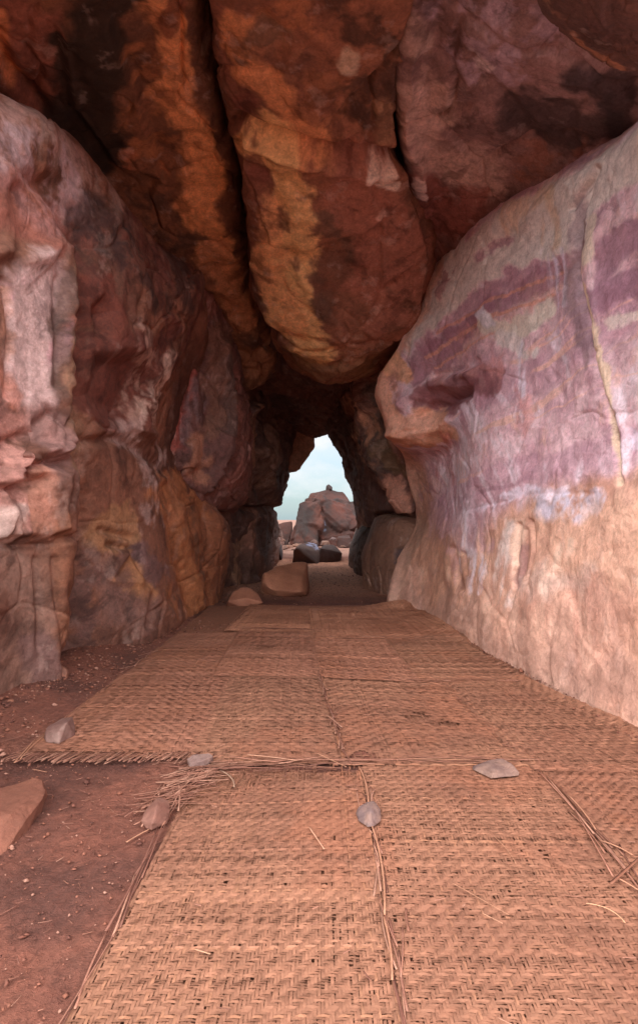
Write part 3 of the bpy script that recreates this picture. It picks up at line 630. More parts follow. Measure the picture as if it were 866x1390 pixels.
# ---- inner rocks, right side
rb = [
 [(600,735,11.6),(560,715,11.8),(530,712,12.4),(510,712,13.6),(495,716,15.5),(486,722,17.5),('w',1.6,19,1.0)],
 [(600,700,11.4),(566,700,11.5),(535,703,11.9),(508,702,13.2),(492,700,15.2),(483,700,17.3),('w',1.5,19,1.5)],
 [(590,680,11.0),(556,672,11.1),(526,670,11.7),(503,668,13.0),(488,668,15.0),(476,668,17.2),('w',1.35,19,2.3)],
 [(570,640,10.9),(540,636,11.0),(514,634,11.6),(496,632,12.8),(480,632,14.8),(468,636,17.0),('w',1.2,19,3.0)],
 [(550,600,10.8),(524,598,10.9),(502,596,11.5),(487,596,12.6),(471,600,14.6),(458,611,16.8),('w',1.0,19,3.5)],
 [(530,555,10.8),(510,553,10.9),(492,552,11.4),(478,554,12.5),(462,566,14.4),(446,592,16.6),('w',.7,19,4.0)],
 [(520,515,10.8),(503,515,10.9),(486,517,11.4),(472,522,12.4),(456,540,14.2),(440,575,16.4),('w',.5,19,4.5)],
 [(510,480,11),(498,482,11.2),(482,486,11.7),(468,495,12.6),(450,515,14.2),(430,540,16.4),('w',.4,19,5.3)],
]
rb_sc = [('crack', [(500,520),(508,580),(530,640),(560,680)], -.16, 7), ('crack', [(488,520),(492,580),(512,640),(545,690)], .14, 7), ('crack', [(478,540),(484,600),(500,650),(530,695)], -.12, 5),
 ('crack', [(505,600),(520,650),(560,695)], .10, 6), ('crack', [(510,640),(530,660),(520,680)], -.12, 7), ('crack', [(510,700),(540,702),(566,698)], -.2, 5)]
rb_pt = [('line', [(478,530),(484,580),(495,620)], (150,104,78), 10, 10, .8, 2), ('line', [(500,530),(506,590),(525,640)], (66,52,46), 10, 10, .85), ('line', [(494,560),(506,620),(530,680)], (128,86,62), 6, 8, .8, 2),
 ('line', [(520,610),(545,640)], (88,66,44), 12, 12, .7), ('line', [(530,660),(556,690)], (150,100,80), 10, 10, .7), ('line', [(455,560),(470,620),(480,690)], (70,44,36), 12, 14, .8)]
sheet('inner_boulder', rb, 260, 300, (2.0, .6, 0), ROCK, ((112,74,58),(76,50,44)), dict(big=.05, mid=.08, small=.016, facet=.06, ffreq=1.6, strat=.03), rb_sc, rb_pt, 10,
      'folded brown boulder sweeping down the right side of the sky opening', 'boulder', gain=2.6, sat=.85, speck=(.5, .08))
rc = [
 [(585,850,11.2),(560,850,11.3),(535,848,11.6),(515,842,12.0),(500,830,12.8),('w',1.3,14,-.3)],
 [(580,814,11.2),(556,814,11.1),(530,812,11.3),(510,806,11.8),(494,792,12.8),('w',1.25,14,.05)],
 [(575,775,11.0),(556,775,11.0),(530,772,11.2),(508,768,11.8),(491,760,12.9),('w',1.25,14.2,.5)],
 [(575,740,11.1),(556,738,11.1),(532,735,11.3),(512,732,11.9),(498,732,12.9),('w',1.35,14.2,.95)],
 [(572,712,11.3),(555,710,11.3),(535,707,11.5),(518,706,12.0),(506,708,12.9),('w',1.4,14,1.3)],
 [(572,700,12.0),(555,698,12.0),(538,698,12.1),(522,698,12.6),(510,702,13.4),('w',1.5,14,1.5)],
]
sheet('boulder', rc, 150, 160, (1.4, 1.0, 0), SMOOTH_ROCK, ((170,120,94),(146,100,78)), dict(big=.04, mid=.035, small=.01, facet=.02), 
      [('poly', [(536,745),(552,740),(556,750),(540,772),(532,765)], -.08, 6)], [('poly', [(536,745),(552,740),(556,750),(540,772),(532,765)], (92,72,76), 0, 6, .8)], 11,
      'rounded brownish-peach boulder tucked against the foot of the right wall near the tunnel end', 'boulder')
rd = [
 [(520,800,15),(500,800,15.2),(484,795,16),(474,785,18),('w',1.2,22,-.3)],
 [(515,775,15),(498,778,15.1),(483,777,15.8),(474,768,18),('w',1.15,22,.0)],
 [(515,745,15),(498,745,15.1),(482,745,16),(476,742,18),('w',1.2,22,.5)],
 [(515,720,15.2),(500,718,15.4),(488,718,16.3),(484,720,18),('w',1.35,22,1.0)],
 [(515,708,16),(500,708,16),(490,710,17),(486,714,18.5),('w',1.5,22,1.2)],
]
sheet('boulder', rd, 90, 100, (1.8, .6, 0), ROCK, ((124,88,72),(96,70,60)), dict(big=.05, mid=.05, small=.015, facet=.06), [], [], 12,
      'small shadowed upright boulder at the far end of the tunnel on the right', 'boulder')

# ---- roof of the inner tunnel
re_ = []
for Y, z in ((9.8, 5.3), (11, 4.7), (12.5, 4.35), (14, 4.25), (15.5, 4.1), (16.8, 3.95), (17.4, 3.95), (18.2, 4.4)):
    re_.append([('w', X, Y, z+dz) for X, dz in ((-3.4, -.6), (-2.4, -.1), (-1.5, .1), (-.7, 0.0), (0, -.02), (.5, -.05), (1.0, -.1), (1.8, 0), (2.8, -.5))])
sheet('roof_boulder', re_, 220, 220, (0, .4, 2.2), ROCK, ((84,52,42),(60,40,34)), dict(big=.10, mid=.12, small=.02, facet=.16, ffreq=1.0), 
      [('crack', [(340,520),(390,530),(440,545),(480,530)], -.2, 6)], [], 13, 'dark brown rock roof above the sky opening at the end of the tunnel', 'boulder', gain=2.6, sat=.85, speck=(.5, .08))
hs = [W(405,584,17.2),W(427,590,17.3),W(428,606,17.3),W(421,619,17.3),W(410,628,17.3),W(404,640,17.2),W(394,643,17.2),W(386,634,17.2),W(384,600,17.2),W(388,560,17.2),W(425,565,17.2),
      W(400,588,18.3),W(420,596,18.2),W(418,612,18.2),W(402,625,18.2),W(388,640,18.1),W(380,610,18.2),W(388,565,18.3),W(420,570,18.3)]
hull_rock('hanging_rock', hs, ROCK, (226,168,138), 'small lit rock spur hanging at the upper left of the sky opening', 'rock', cuts=5, disp=.05, freq=3, seed=4, col2=(190,130,104), facet=.06)
#@@PART2@@
# ================================================================== GROUND, LIGHT-BLOCKING HULL
def build_ground():
    xs = np.concatenate([-np.geomspace(900, 4.2, 26), np.arange(-4.0, -2.7, .08), np.arange(-2.7, 2.6, .016), np.arange(2.6, 4.0, .08), np.geomspace(4.2, 900, 26)])
    ys = np.concatenate([-np.geomspace(700, 1.5, 18), np.arange(-1.3, 1.3, .12), np.arange(1.3, 7.5, .017), np.arange(7.5, 14, .06), np.arange(14, 45, .16), np.geomspace(45.5, 1500, 26)])
    X, Y = np.meshgrid(xs, ys, indexing='ij')
    P = np.stack([X.ravel(), Y.ravel(), 0*X.ravel()], 1)
    near = 1-ss(14, 60, np.abs(P[:, 0])+np.abs(P[:, 1]-8)*.8)
    mat = ((P[:, 0] > -1.82) & (P[:, 0] < 2.4) & (P[:, 1] < 10) & (P[:, 1] > 3.68)) | ((P[:, 0] > -.70) & (P[:, 0] < 2.4) & (P[:, 1] < 3.4) & (P[:, 1] > .5))
    amp = np.where(mat, .15, 1.)
    z = near*amp*(.024*fbm(P, 1.1, 3, 50)+.015*fbm(P, 5, 5, 51, .6)+.0045*np.maximum(0, fbm(P, 34, 3, 52, .6))*2)-.012
    # soil banked up at the foot of the left wall
    z += .10*np.exp(-((P[:, 0]+2.5)/.35)**2)*ss(2, 4, P[:, 1])*(1-ss(8, 11, P[:, 1]))
    z += .05*ss(16.5, 17.0, P[:, 1])*(1-ss(40, 80, P[:, 1]))+.05*ss(19.5, 19.8, P[:, 1])*(1-ss(40, 80, P[:, 1]))
    P2 = P.copy(); P2[:, 2] = z
    k = ss(-.3, .35, fbm(P, 2.2, 5, 53, .6))[:, None]
    col = lin((124,75,60))*k+lin((98,60,50))*(1-k)
    k = (ss(-.05, .4, fbm(P, .8, 4, 54, .6))*.6)[:, None]; col = col*(1-k)+lin((150,94,74))*k
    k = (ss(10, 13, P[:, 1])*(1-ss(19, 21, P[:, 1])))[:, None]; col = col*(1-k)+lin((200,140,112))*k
    k = (ss(.05, .35, fbm(P, 40, 2, 55)) * .45)[:, None]; col = col*(1-k)+lin((96,54,42))*k
    k = ss(20, 24, P[:, 1])[:, None]; col = col*(1-k)+lin((122,86,72))*k
    k = (mat*.8)[:, None]; col = col*(1-k)+lin((146,98,74))*k
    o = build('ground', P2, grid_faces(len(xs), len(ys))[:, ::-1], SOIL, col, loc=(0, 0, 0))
    tag(o, 'trodden red earth floor', 'ground', kind='structure')
build_ground()

def build_sky_block_hull():  # rock hull added behind the boulders to block sky light through gaps
    n = 48; rows = []
    th = np.linspace(0, PI, n)
    def ring(Y, rx, rz, z0=-.5): return np.stack([np.cos(th)*rx, 0*th+Y, z0+np.sin(th)**.75*rz], 1)
    G = [ring(4.6, 4.6, 7.2), ring(8, 4.6, 7.1), ring(12, 4.4, 6.6), ring(15, 4.0, 6.0), ring(17.6, 3.7, 5.6),   # inside
         ring(18.2, 5.0, 7.5), ring(18., 9, 10), ring(15, 13, 11.5), ring(9, 14, 12), ring(5.8, 11, 10.5), ring(4.7, 6, 8), ring(4.6, 4.6, 7.2)]
    G = np.array(G); G = cr(G, 130)
    P = G.reshape(-1, 3); Nn = grid_normals(G).reshape(-1, 3)
    P2 = P+Nn*(.22*fbm(P, .5, 5, 60))[:, None]
    k = ss(-.3, .4, fbm(P, .5, 5, 61, .6))[:, None]
    col = lin((108,70,54))*k+lin((78,52,42))*(1-k)
    o = build('sky_block_hull', P2, grid_faces(130, n), ROCK, col, loc=(0, 0, 0)); tag(o, 'rocky outer hull added round the cave to block stray sky light', 'sky_block_hull', kind='structure')
build_sky_block_hull()
#@@MATS@@
# ================================================================== WOVEN MATS
def ribbon(P, Wd, Nrm_side, ok, tone, seed):
    """P (n,m,3) centre lines, Wd (n,m) widths, side vectors (n,m,3); ok (n,m) keep segment; returns V, F, tone"""
    n, m, _ = P.shape
    A = P-Nrm_side*Wd[..., None]*.5; B = P+Nrm_side*Wd[..., None]*.5
    V = np.stack([A, B], 2).reshape(-1, 3)
    i = np.arange(n*m).reshape(n, m)
    k = ok[:, :-1] & ok[:, 1:]
    a = i[:, :-1][k]; b = i[:, 1:][k]
    Fq = np.stack([2*a, 2*b, 2*b+1, 2*a+1], 1)
    T = np.repeat(tone.reshape(-1, tone.shape[-1]), 2, axis=0)
    return V, Fq, T

def mat(quad, pitch, fl, zig, loose, wear, label, z0=.006, base=((196,134,100),(176,112,84)), seed=0, fringe=None, thick=.0021, wave=.006, tilt=0., border=None, holes=None):
    q = np.array(quad, float); q = q.mean(0)+(q-q.mean(0))*(1+.028/np.hypot(*(q[1]-q[0])))   # near-left, near-right, far-right, far-left
    Lu = np.hypot(*(q[1]-q[0])); Lv = np.hypot(*(q[3]-q[0]))
    nu = int(Lu/pitch); nv = int(Lv/pitch)       # strips running along v / along u
    rng = np.random.default_rng(seed+100)
    def pos(u, v): # 0..1
        u = u[..., None]; v = v[..., None]
        return (q[0]*(1-u)*(1-v)+q[1]*u*(1-v)+q[2]*u*v+q[3]*(1-u)*v)
    ii, jj = np.meshgrid(np.arange(nu), np.arange(nv), indexing='ij')
    zz = np.abs(((ii+seed*7) % (2*zig))-zig)
    zj = np.abs(((jj+seed*3) % (2*int(zig*2.3)))-int(zig*2.3))
    over = ((zz+jj+(seed % 3)*0+ (ii//400)) % (2*fl)) < fl     # lengthwise strip on top
    def at(u, v):
        xy = pos(u, v); s = xy.shape[:-1]
        P = np.concatenate([xy, np.zeros(s+(1,))], -1).reshape(-1, 3)
        return P, s
    U0 = (ii+.5)/nu; V0 = (jj+.5)/nv
    P, s = at(U0, V0)
    n1 = fbm(P, 1.7, 3, 70+seed).reshape(s); n2 = fbm(P, 7, 3, 71+seed).reshape(s); n3 = fbm(P, 1.1, 4, 72+seed, .6).reshape(s)
    z = z0+wave*n1+.4*wave*n2+wave*.5
    if holes is not None:
        hm = np.zeros(s)
        for hx, hy, hr in holes: hm = np.maximum(hm, 1-ss(hr*.5, hr, np.hypot(P[:, 0]-hx, P[:, 1]-hy).reshape(s)+.06*n2))
    else: hm = np.zeros(s)
    lo = np.clip(loose*(.3+1.6*n3)+hm*.5, 0, .6)
    out = []
    for axis in (0, 1):
        nst = nu if axis == 0 else nv; m = nv if axis == 0 else nu
        jit = rng.normal(0, .10+.25*loose, nst)[:, None]+0.45*fbm(np.stack([np.repeat(np.arange(nst), m)*.9, np.tile(np.arange(m), nst)*.045, np.full(nst*m, axis*9.+seed)], 1), 1, 2, 3).reshape(nst, m)*(.5+loose*1.2)
        if axis == 0:
            U = (ii+.5+jit)/nu; V = (jj+.5)/nv; ov = over; zc = z; L_ = lo; hh = hm
        else:
            U = ((ii+.5)/nu).T; V = ((jj+.5)/nv).T+jit/nv; ov = ~over.T; zc = z.T; L_ = lo.T; hh = hm.T
        xy = pos(U, V)
        # floats bow up in their middle
        ovf = ov.astype(float)
        pad = np.pad(ovf, ((0, 0), (1, 1)), mode='edge'); avg = (pad[:, :-2]+pad[:, 2:]+ovf)/3
        zt = zc+thick*(avg*2-1)+thick*.5*rng.random((nst, 1))
        Pc = np.concatenate([xy, zt[..., None]], -1)
        d = np.gradient(Pc[..., :2], axis=1); d /= np.linalg.norm(d, axis=-1, keepdims=True)+1e-9
        roll = rng.normal(0, .18, (nst, m))*.5+rng.normal(0, .16, (nst, 1))
        side = np.stack([-d[..., 1]*np.cos(roll), d[..., 0]*np.cos(roll), np.sin(roll)], -1)
        wd = pitch*(1.06-L_*(.9 if axis == 0 else .75))*rng.uniform(.88, 1.04, (nst, 1))*(.25 if False else 1)
        ok = np.ones((nst, m), bool)
        # broken ends: runs missing along worn strips
        wn = fbm(np.stack([np.repeat(np.arange(nst), m)*1.7, np.tile(np.arange(m), nst)*.11, np.full(nst*m, 5.+seed+axis*3)], 1), 1, 2, 9).reshape(nst, m)
        ok &= ~(wn > .62-wear*.4-.8*hh)
        e0 = rng.integers(0, 3+int(fringe or 0), nst); e1 = rng.integers(0, 3, nst)
        k = np.arange(m)[None]; ok &= (k >= e0[:, None]) & (k < m-e1[:, None])
        t0 = rng.uniform(.84, 1.13, (nst, 1))*rng.uniform(.95, 1.05, (nst, m))*(1.05 if axis else .93); pale = rng.random((nst, 1)) < .04  # crosswise strips coloured lighter than lengthwise, imitating differently lit weave directions
        kk = ss(-.35, .35, n3 if axis == 0 else n3.T)[..., None]
        c = (lin(base[0])*kk+lin(base[1])*(1-kk))*t0[..., None]
        du = np.clip(ss(-.05, .4, (n2 if axis == 0 else n2.T)*.6+(n1 if axis == 0 else n1.T))*.6+.55*ss(.0, .45, -(n3 if axis == 0 else n3.T)), .15, .85)[..., None]
        c = c*(1-du)+lin((138, 89, 67))*(.9+.2*rng.random((nst, m, 1)))*du
        c = np.where(pale[..., None], c*np.array([1.18, 1.2, 1.15]), c)*(1.0+.10*ovf[..., None])  # strips on top painted lighter so the weave relief looks lit
        out.append(ribbon(Pc, wd, side, ok, c, seed))
    V = []; Fs = []; T = []; n = 0
    for v, f, t in out: V.append(v); Fs.append(f+n); T.append(t); n += len(v)
    V = np.concatenate(V); T = np.concatenate(T); Fs = np.concatenate(Fs)
    o = build('woven_mat', V, Fs, STRAW, np.clip(T, 0, .85), smooth=False)
    tag(o, label, 'mat', 'woven cane mats laid over the cave floor')
    return o

def strips_mesh(name, segs, parent=None, label=None, cat=None, group=None, mat_=None):
    """segs: list of (points (k,3), width, colour, roll): thin closed cane splinters in one mesh"""
    V = []; Fq = []; T = []; n = 0
    for pts, w, c, roll in segs:
        p = np.array(pts, float); k = len(p)
        d = np.gradient(p, axis=0); d /= np.linalg.norm(d, axis=1, keepdims=True)+1e-9
        sd = np.cross(d, [0, 0, 1.]); sd /= np.linalg.norm(sd, axis=1, keepdims=True)+1e-9
        up = np.cross(sd, d); sd = sd*math.cos(roll)+up*math.sin(roll); up = np.cross(sd, d)
        tp = np.linspace(1, .75, k)[:, None]*w/2; h = min(w*.3, .002)
        ring = np.stack([p+sd*tp+up*h*.3, p+up*h, p-sd*tp+up*h*.3, p-up*h*.4], 1)
        V.append(ring.reshape(-1, 3)); T.append(np.tile(np.array(c), (k*4, 1)))
        i = np.arange(k*4).reshape(k, 4)+n
        for e in range(4):
            Fq.append(np.stack([i[:-1, e], i[:-1, (e+1) % 4], i[1:, (e+1) % 4], i[1:, e]], 1))
        Fq.append(i[:1, ::-1]); Fq.append(i[-1:])
        n += k*4
    o = build(name, np.concatenate(V), np.concatenate(Fq), mat_ or STRAW, np.concatenate(T), smooth=False, parent=parent)
    return tag(o, label, cat, group)

FRONT = ((138,95,74),(119,79,62))
BACK = ((152,103,82),(132,87,69))
mA = mat([(-.73,1.15),(.225,1.15),(.225,3.49),(-.66,3.46)], .0108, 3, 200, .12, .08, 'front left woven mat, ragged and holed at its far corner, beside bare earth', base=FRONT, seed=1, holes=[(-.62,3.3,.36),(-.3,3.40,.26),(-.05,3.42,.2),(-.74,3.02,.22),(-.70,3.45,.36),(.14,3.38,.16)], wave=.008, z0=.004)
mB = mat([(.235,1.15),(1.22,1.15),(1.28,3.47),(.245,3.49)], .0108, 3, 60, .33, .12, 'loosely woven see-through mat of the front row, between the ragged mat and the right-hand one', base=FRONT, seed=2, wave=.006, z0=.004)
mC = mat([(1.24,1.15),(2.42,1.15),(2.40,3.40),(1.30,3.44)], .0108, 3, 60, .12, .05, 'closely woven rippled mat at the front right, against the right wall', base=FRONT, seed=3, wave=.016, z0=.006)
mD = mat([(-1.84,3.62),(-.76,3.56),(-.79,5.50),(-1.82,5.47)], .0125, 4, 70, .10, .04, 'flat mat with a fringed near edge, beside the earth strip along the left wall', base=BACK, seed=4, fringe=5, z0=.008)
mE = mat([(-.775,3.50),(.14,3.50),(.02,5.46),(-.80,5.50)], .0125, 4, 70, .10, .04, 'tight diagonal-ribbed mat in the middle of the floor, just behind the ragged front mat', base=FRONT, seed=5, z0=.011)
mF = mat([(.15,3.47),(1.27,3.46),(1.10,5.24),(.03,5.42)], .0125, 4, 80, .22, .10, 'worn mat with broken dark patches, just behind the see-through mat', base=FRONT, seed=6, z0=.010, wave=.009, holes=[(.70,4.3,.13),(.9,4.15,.1),(.25,3.55,.12)])
mG = mat([(1.24,3.38),(2.33,3.37),(1.80,5.30),(1.08,5.24)], .0125, 4, 60, .14, .06, 'rippled mat squeezed against the right wall, second from the front', base=FRONT, seed=7, wave=.018, z0=.012)
mH = mat([(-1.80,5.44),(-.98,5.46),(-1.05,7.45),(-1.74,7.40)], .013, 4, 70, .10, .05, 'pale mat at the bend of the left wall, behind the fringed mat', base=BACK, seed=8, z0=.012)
mI = mat([(-.96,5.42),(.01,5.40),(-.08,7.65),(-1.02,7.75)], .013, 4, 70, .2, .10, 'dusty frayed mat in the middle of the floor, halfway to the tunnel', base=BACK, seed=9, z0=.014, holes=[(-.6,6.6,.14)])
mJ = mat([(.03,5.36),(.90,5.20),(.78,7.16),(-.06,7.2)], .013, 4, 70, .12, .05, 'ribbed mat right of the middle, halfway to the tunnel', base=BACK, seed=10, z0=.015)
mK = mat([(.91,5.17),(1.90,5.17),(1.84,7.12),(.80,7.12)], .013, 4, 70, .10, .04, 'mat with a lifted far corner, along the right wall halfway to the tunnel', base=FRONT, seed=11, z0=.014)
mL = mat([(-.05,7.1),(1.84,7.05),(1.58,9.80),(-.14,9.45)], .014, 4, 90, .14, .06, 'farthest mat on the right, its edge curling up at the foot of the wall', base=((180,126,99),(160,108,84)), seed=12, z0=.022, wave=.012)
mM = mat([(-1.22,7.6),(-.10,7.5),(-.16,9.7),(-1.15,9.9)], .014, 4, 70, .2, .12, 'farthest mat on the left, dull with dust before the two low stones', base=((184,128,100),(162,110,84)), seed=13, z0=.016)
def curl(o, f):
    me = o.data; n = len(me.vertices); a = np.empty(n*3, np.float32); me.vertices.foreach_get('co', a); a = a.reshape(-1, 3)
    L0 = np.array(o.location); a[:, 2] += f(a[:, 0]+L0[0], a[:, 1]+L0[1]); me.vertices.foreach_set('co', a.ravel()); me.update()
curl(mL, lambda x, y: .10*ss(9.25, 9.75, y)*ss(.6, 1.5, x)+.03*np.exp(-((x-1.72)/.1)**2)*ss(7, 7.3, y))
curl(mK, lambda x, y: .05*ss(6.8, 7.15, y)*ss(.9, 1.7, x))
curl(mG, lambda x, y: .03*ss(-.12, .05, x-(2.33-(y-3.37)*.275)))

R = random.Random(5)
def cane_col(v=1.0):
    c = lin((R.choice([(150,102,84),(138,92,74),(124,80,66),(164,118,98)]))); return c*v*R.uniform(.8, 1.15)
def splinter(x, y, ang, ln, w, z=.012, lift=0, bend=.04):
    pts = []; b = R.uniform(-bend, bend)
    for k in range(7):
        t = k/6-.5; pts.append((x+math.cos(ang)*t*ln-math.sin(ang)*b*ln*(t*t*4), y+math.sin(ang)*t*ln+math.cos(ang)*b*ln*(t*t*4), z+lift*(k/6)**2))
    return (pts, w, cane_col(), R.uniform(-.4, .4))
# frayed near edge of the fringed mat (a part of it), frayed far edge of the ragged mat
fr = []
for k in range(150):
    x = -1.84+1.1*k/150+R.uniform(-.006, .006); a = PI/2-.30+R.gauss(0, .13); ln = R.uniform(.10, .19)
    y = 3.625-R.uniform(0, .03)
    fr.append(splinter(x-.02, y-ln*.3, a, ln, R.uniform(.006, .011), .012+R.uniform(0, .012), -.006))
strips_mesh('frayed_edge', fr, parent=mD)
fr = []
for k in range(26):
    x = R.uniform(-.85, .18); y = 3.42+R.uniform(-.05, .12)
    fr.append(splinter(x if x > -.75 else x+.1, y, R.gauss(.03, .12), R.uniform(.15, .5), R.uniform(.005, .011), .016+R.uniform(0, .018), 0, .03))
for k in range(90):
    t = R.random(); x = -.80+.2*t+R.uniform(-.1, .08); y = 2.95+.55*t+R.uniform(-.1, .1)
    fr.append(splinter(x, y, PI/2-.35+R.gauss(0, .3) if R.random() < .55 else R.gauss(.3, .3), R.uniform(.12, .4), R.uniform(.006, .011), .008+R.uniform(0, .012), 0, .02))
for k in range(12):
    y = R.uniform(1.3, 3.0); fr.append(splinter(-.72+R.uniform(-.015, .01), y, PI/2+R.gauss(0, .05), R.uniform(.2, .7), R.uniform(.006, .010), .008+R.uniform(0, .008), 0, .02))
strips_mesh('frayed_edge', fr, parent=mA)
fr = []
for k in range(24):
    y = R.uniform(1.3, 3.45); fr.append(splinter(1.22+.02*(y-1.3)+R.gauss(0, .02), y, PI/2+R.gauss(.0, .08), R.uniform(.15, .6), R.uniform(.006, .012), .014+R.uniform(0, .012), 0, .04))
strips_mesh('frayed_edge', fr, parent=mC)
fr = []
for k in range(20):
    x = R.uniform(.2, 1.25); fr.append(splinter(x, 3.49+R.gauss(0, .02), R.gauss(.0, .1), R.uniform(.1, .5), R.uniform(.005, .010), .016+R.uniform(0, .012), 0, .04))
strips_mesh('frayed_edge', fr, parent=mB)
fr = []
for k in range(24):
    y = R.uniform(1.5, 3.45); fr.append(splinter(.25+R.gauss(0, .02), y, PI/2+R.gauss(0, .1), R.uniform(.08, .4), R.uniform(.006, .012), .01+R.uniform(0, .01), 0, .04))
strips_mesh('frayed_edge', fr, parent=mB)
for m_, (x0, y0, x1, y1), n in ((mL, (-.1,9.6,1.5,9.8), 24), (mE, (.16,3.5,.0,5.4), 30), (mI, (-1,7.75,-.1,7.6), 24), (mM, (-1.2,7.7,-1.1,9.8), 20), (mK, (.9,5.2,1.85,5.18), 14), (mL, (0,7.1,1.8,7.1), 24), (mH, (-1.8,5.5,-1.76,7.3), 20)):
    fr = []
    for k in range(n):
        t = R.random(); a = math.atan2(y1-y0, x1-x0)+R.gauss(0, .18); fr.append(splinter(x0+(x1-x0)*t, y0+(y1-y0)*t+R.gauss(0, .015), a, R.uniform(.08, .4), R.uniform(.006, .012), .026+R.uniform(0, .012), 0, .04))
    strips_mesh('frayed_edge', fr, parent=m_)

# loose canes one can pick up
def px2(px, py): 
    Y = F*H/(py-HY); return ((px-CX)/F*Y, Y)
def loose(p0, p1, w, label, z=.022, bend=.03, col=None):
    (x0, y0), (x1, y1) = px2(*p0), px2(*p1); pts = []
    L_ = math.hypot(x1-x0, y1-y0); nx, ny = -(y1-y0), (x1-x0)
    for k in range(10):
        t = k/9; b = bend*(1-(2*t-1)**2); pts.append((x0+(x1-x0)*t+nx*b, y0+(y1-y0)*t+ny*b, z))
    strips_mesh('loose_cane', [(pts, w, lin(col or (172,122,96)), .1)], label=label, cat='cane strip', group='loose cane strips lying about')
loose((172,1145),(204,1127), .012, 'short pale cane strip on the earth, under the upright pinkish stone', .006)
loose((487,1045),(500,1095), .010, 'broad flat cane along the seam behind the small round grey stone')
loose((503,1122),(522,1250), .011, 'long broad cane along the seam in front of the small round grey stone')
loose((520,1250),(532,1340), .010, 'broad cane continuing the seam at the lower edge')
loose((828,1212),(868,1175), .016, 'thick dark cane sticking out at the right edge', .035, 0, (124,80,62))
loose((836,1200),(866,1218), .014, 'thin cane crossing under the thick dark one at the right edge', .028)
loose((770,1086),(808,1135), .011, 'pale broad cane along the torn seam on the right', .03)
loose((815,1150),(858,1170), .016, 'cane strip bent away from the torn seam on the right', .03, .08)
loose((795,1235),(848,1262), .005, 'curved thin straw near the lower right corner', .024, .22, (216,164,126))
loose((612,1205),(690,1250), .004, 'thin straight straw slanting across the see-through mat', .022, .0, (164,118,92))
loose((668,1140),(700,1180), .004, 'short thin straw below the flat grey slate', .022, .05, (164,118,92))
loose((655,1248),(682,1262), .005, 'tiny pale straw low on the see-through mat', .022, .0, (170,124,98))
loose((300,1052),(318,1075), .014, 'bent pale strip on the ragged mat near the flat pale stone', .026, .1, (150,118,98))
loose((420,1130),(440,1160), .008, 'small straw on the ragged mat, left of the small round grey stone', .024, .0, (190,142,116))
loose((336,1032),(402,1040), .014, 'long pale cane lying over the far edge of the ragged mat', .034, .02, (186,138,112))
loose((430,1030),(470,1049), .009, 'thin cane slanting over the far edge of the ragged mat', .034, .0, (164,118,92))
loose((560,1037),(640,1038), .010, 'long cane on the seam left of the flat grey slate', .03, .0, (164,118,92))
loose((20,1040),(48,1008), .011, 'pale cane stuck out at the corner of the fringed mat', .02, .0)
loose((28,1036),(60,1004), .009, 'thinner cane stuck out beside it at the corner of the fringed mat', .024, .02)
loose((45,1046),(64,1050), .008, 'short straw on the earth above the big red stone', .008, .0)
loose((265,1298),(286,1305), .010, 'short pale cane near the lower edge of the ragged mat', .024, .0, (170,124,98))

# ================================================================== LOOSE STONES
def G3(px, py, z=0):
    """ground point seen at a pixel, at height z"""
    Y = F*(H-z)/(py-HY); return ((px-CX)/F*Y, Y, z)
def up(px, py, Y): return W(px, py, Y)
def stone(name, base, top, label, col, col2, **k):
    pts = [G3(*b) if len(b) < 3 else G3(*b) for b in base]+[up(*t) for t in top]
    return hull_rock(name, pts, STONE, col, label, 'stone', col2=col2, group=k.pop('group', None), **k)
gy, gy2 = (146,116,106), (116,82,74)
stone('stone', [(60,1004,.01),(63,1009,.01),(80,1011,.01),(102,999,.01),(103,992,.01),(75,990,.01)], [(62,990,3.86),(66,985,3.9),(85,974,4.0),(99,973,4.02),(102,984,3.98),(92,980,3.85),(80,994,3.79)],
      'angular pinkish-grey stone on the left edge of the fringed mat', gy, gy2, cuts=4, disp=.004, freq=14, seed=1, facet=.006)
stone('stone', [(254,1036,.02),(258,1042,.02),(278,1041,.02),(290,1034,.02),(280,1030,.02)], [(254,1030,3.44),(262,1024,3.46),(284,1022,3.50),(290,1026,3.47),(276,1032,3.40),(258,1036,3.40)],
      'flat pale stone at the far corner of the ragged mat', (146,118,108), (116,90,84), cuts=4, disp=.003, freq=14, seed=2)
stone('stone', [(192,1118,0),(199,1126,0),(206,1128,0),(227,1119,0),(231,1110,0),(210,1104,0)], [(191,1113,2.78),(197,1099,2.84),(212,1083,2.90),(219,1081,2.92),(229,1086,2.9),(231,1100,2.86),(207,1118,2.73),(214,1092,2.80)],
      'upright pinkish stone with a pointed top on bare earth beside the ragged mat', (150,108,94), (122,82,70), cuts=4, disp=.004, freq=14, seed=3, facet=.006)
stone('stone', [(486,1115,.02),(498,1123,.02),(506,1123,.02),(518,1113,.02),(516,1104,.02),(492,1104,.02)], [(483,1103,2.87),(487,1095,2.86),(498,1088,2.87),(508,1087,2.88),(517,1099,2.84),(518,1107,2.82),(500,1115,2.78),(503,1099,2.79)],
      'small rounded grey stone on the seam between the two front mats', (140,110,98), (100,80,80), cuts=4, disp=.005, freq=16, seed=4, facet=.006)
stone('stone', [(640,1044,.02),(666,1057,.02),(704,1053,.02),(700,1046,.02),(672,1040,.02)], [(640,1040,3.42),(665,1031,3.40),(681,1029,3.42),(694,1036,3.36),(705,1049,3.31),(668,1049,3.25),(672,1056,3.24)],
      'flat grey slate lying on the far end of the see-through mat', (140,110,98), (96,74,72), cuts=4, disp=.003, freq=14, seed=5)
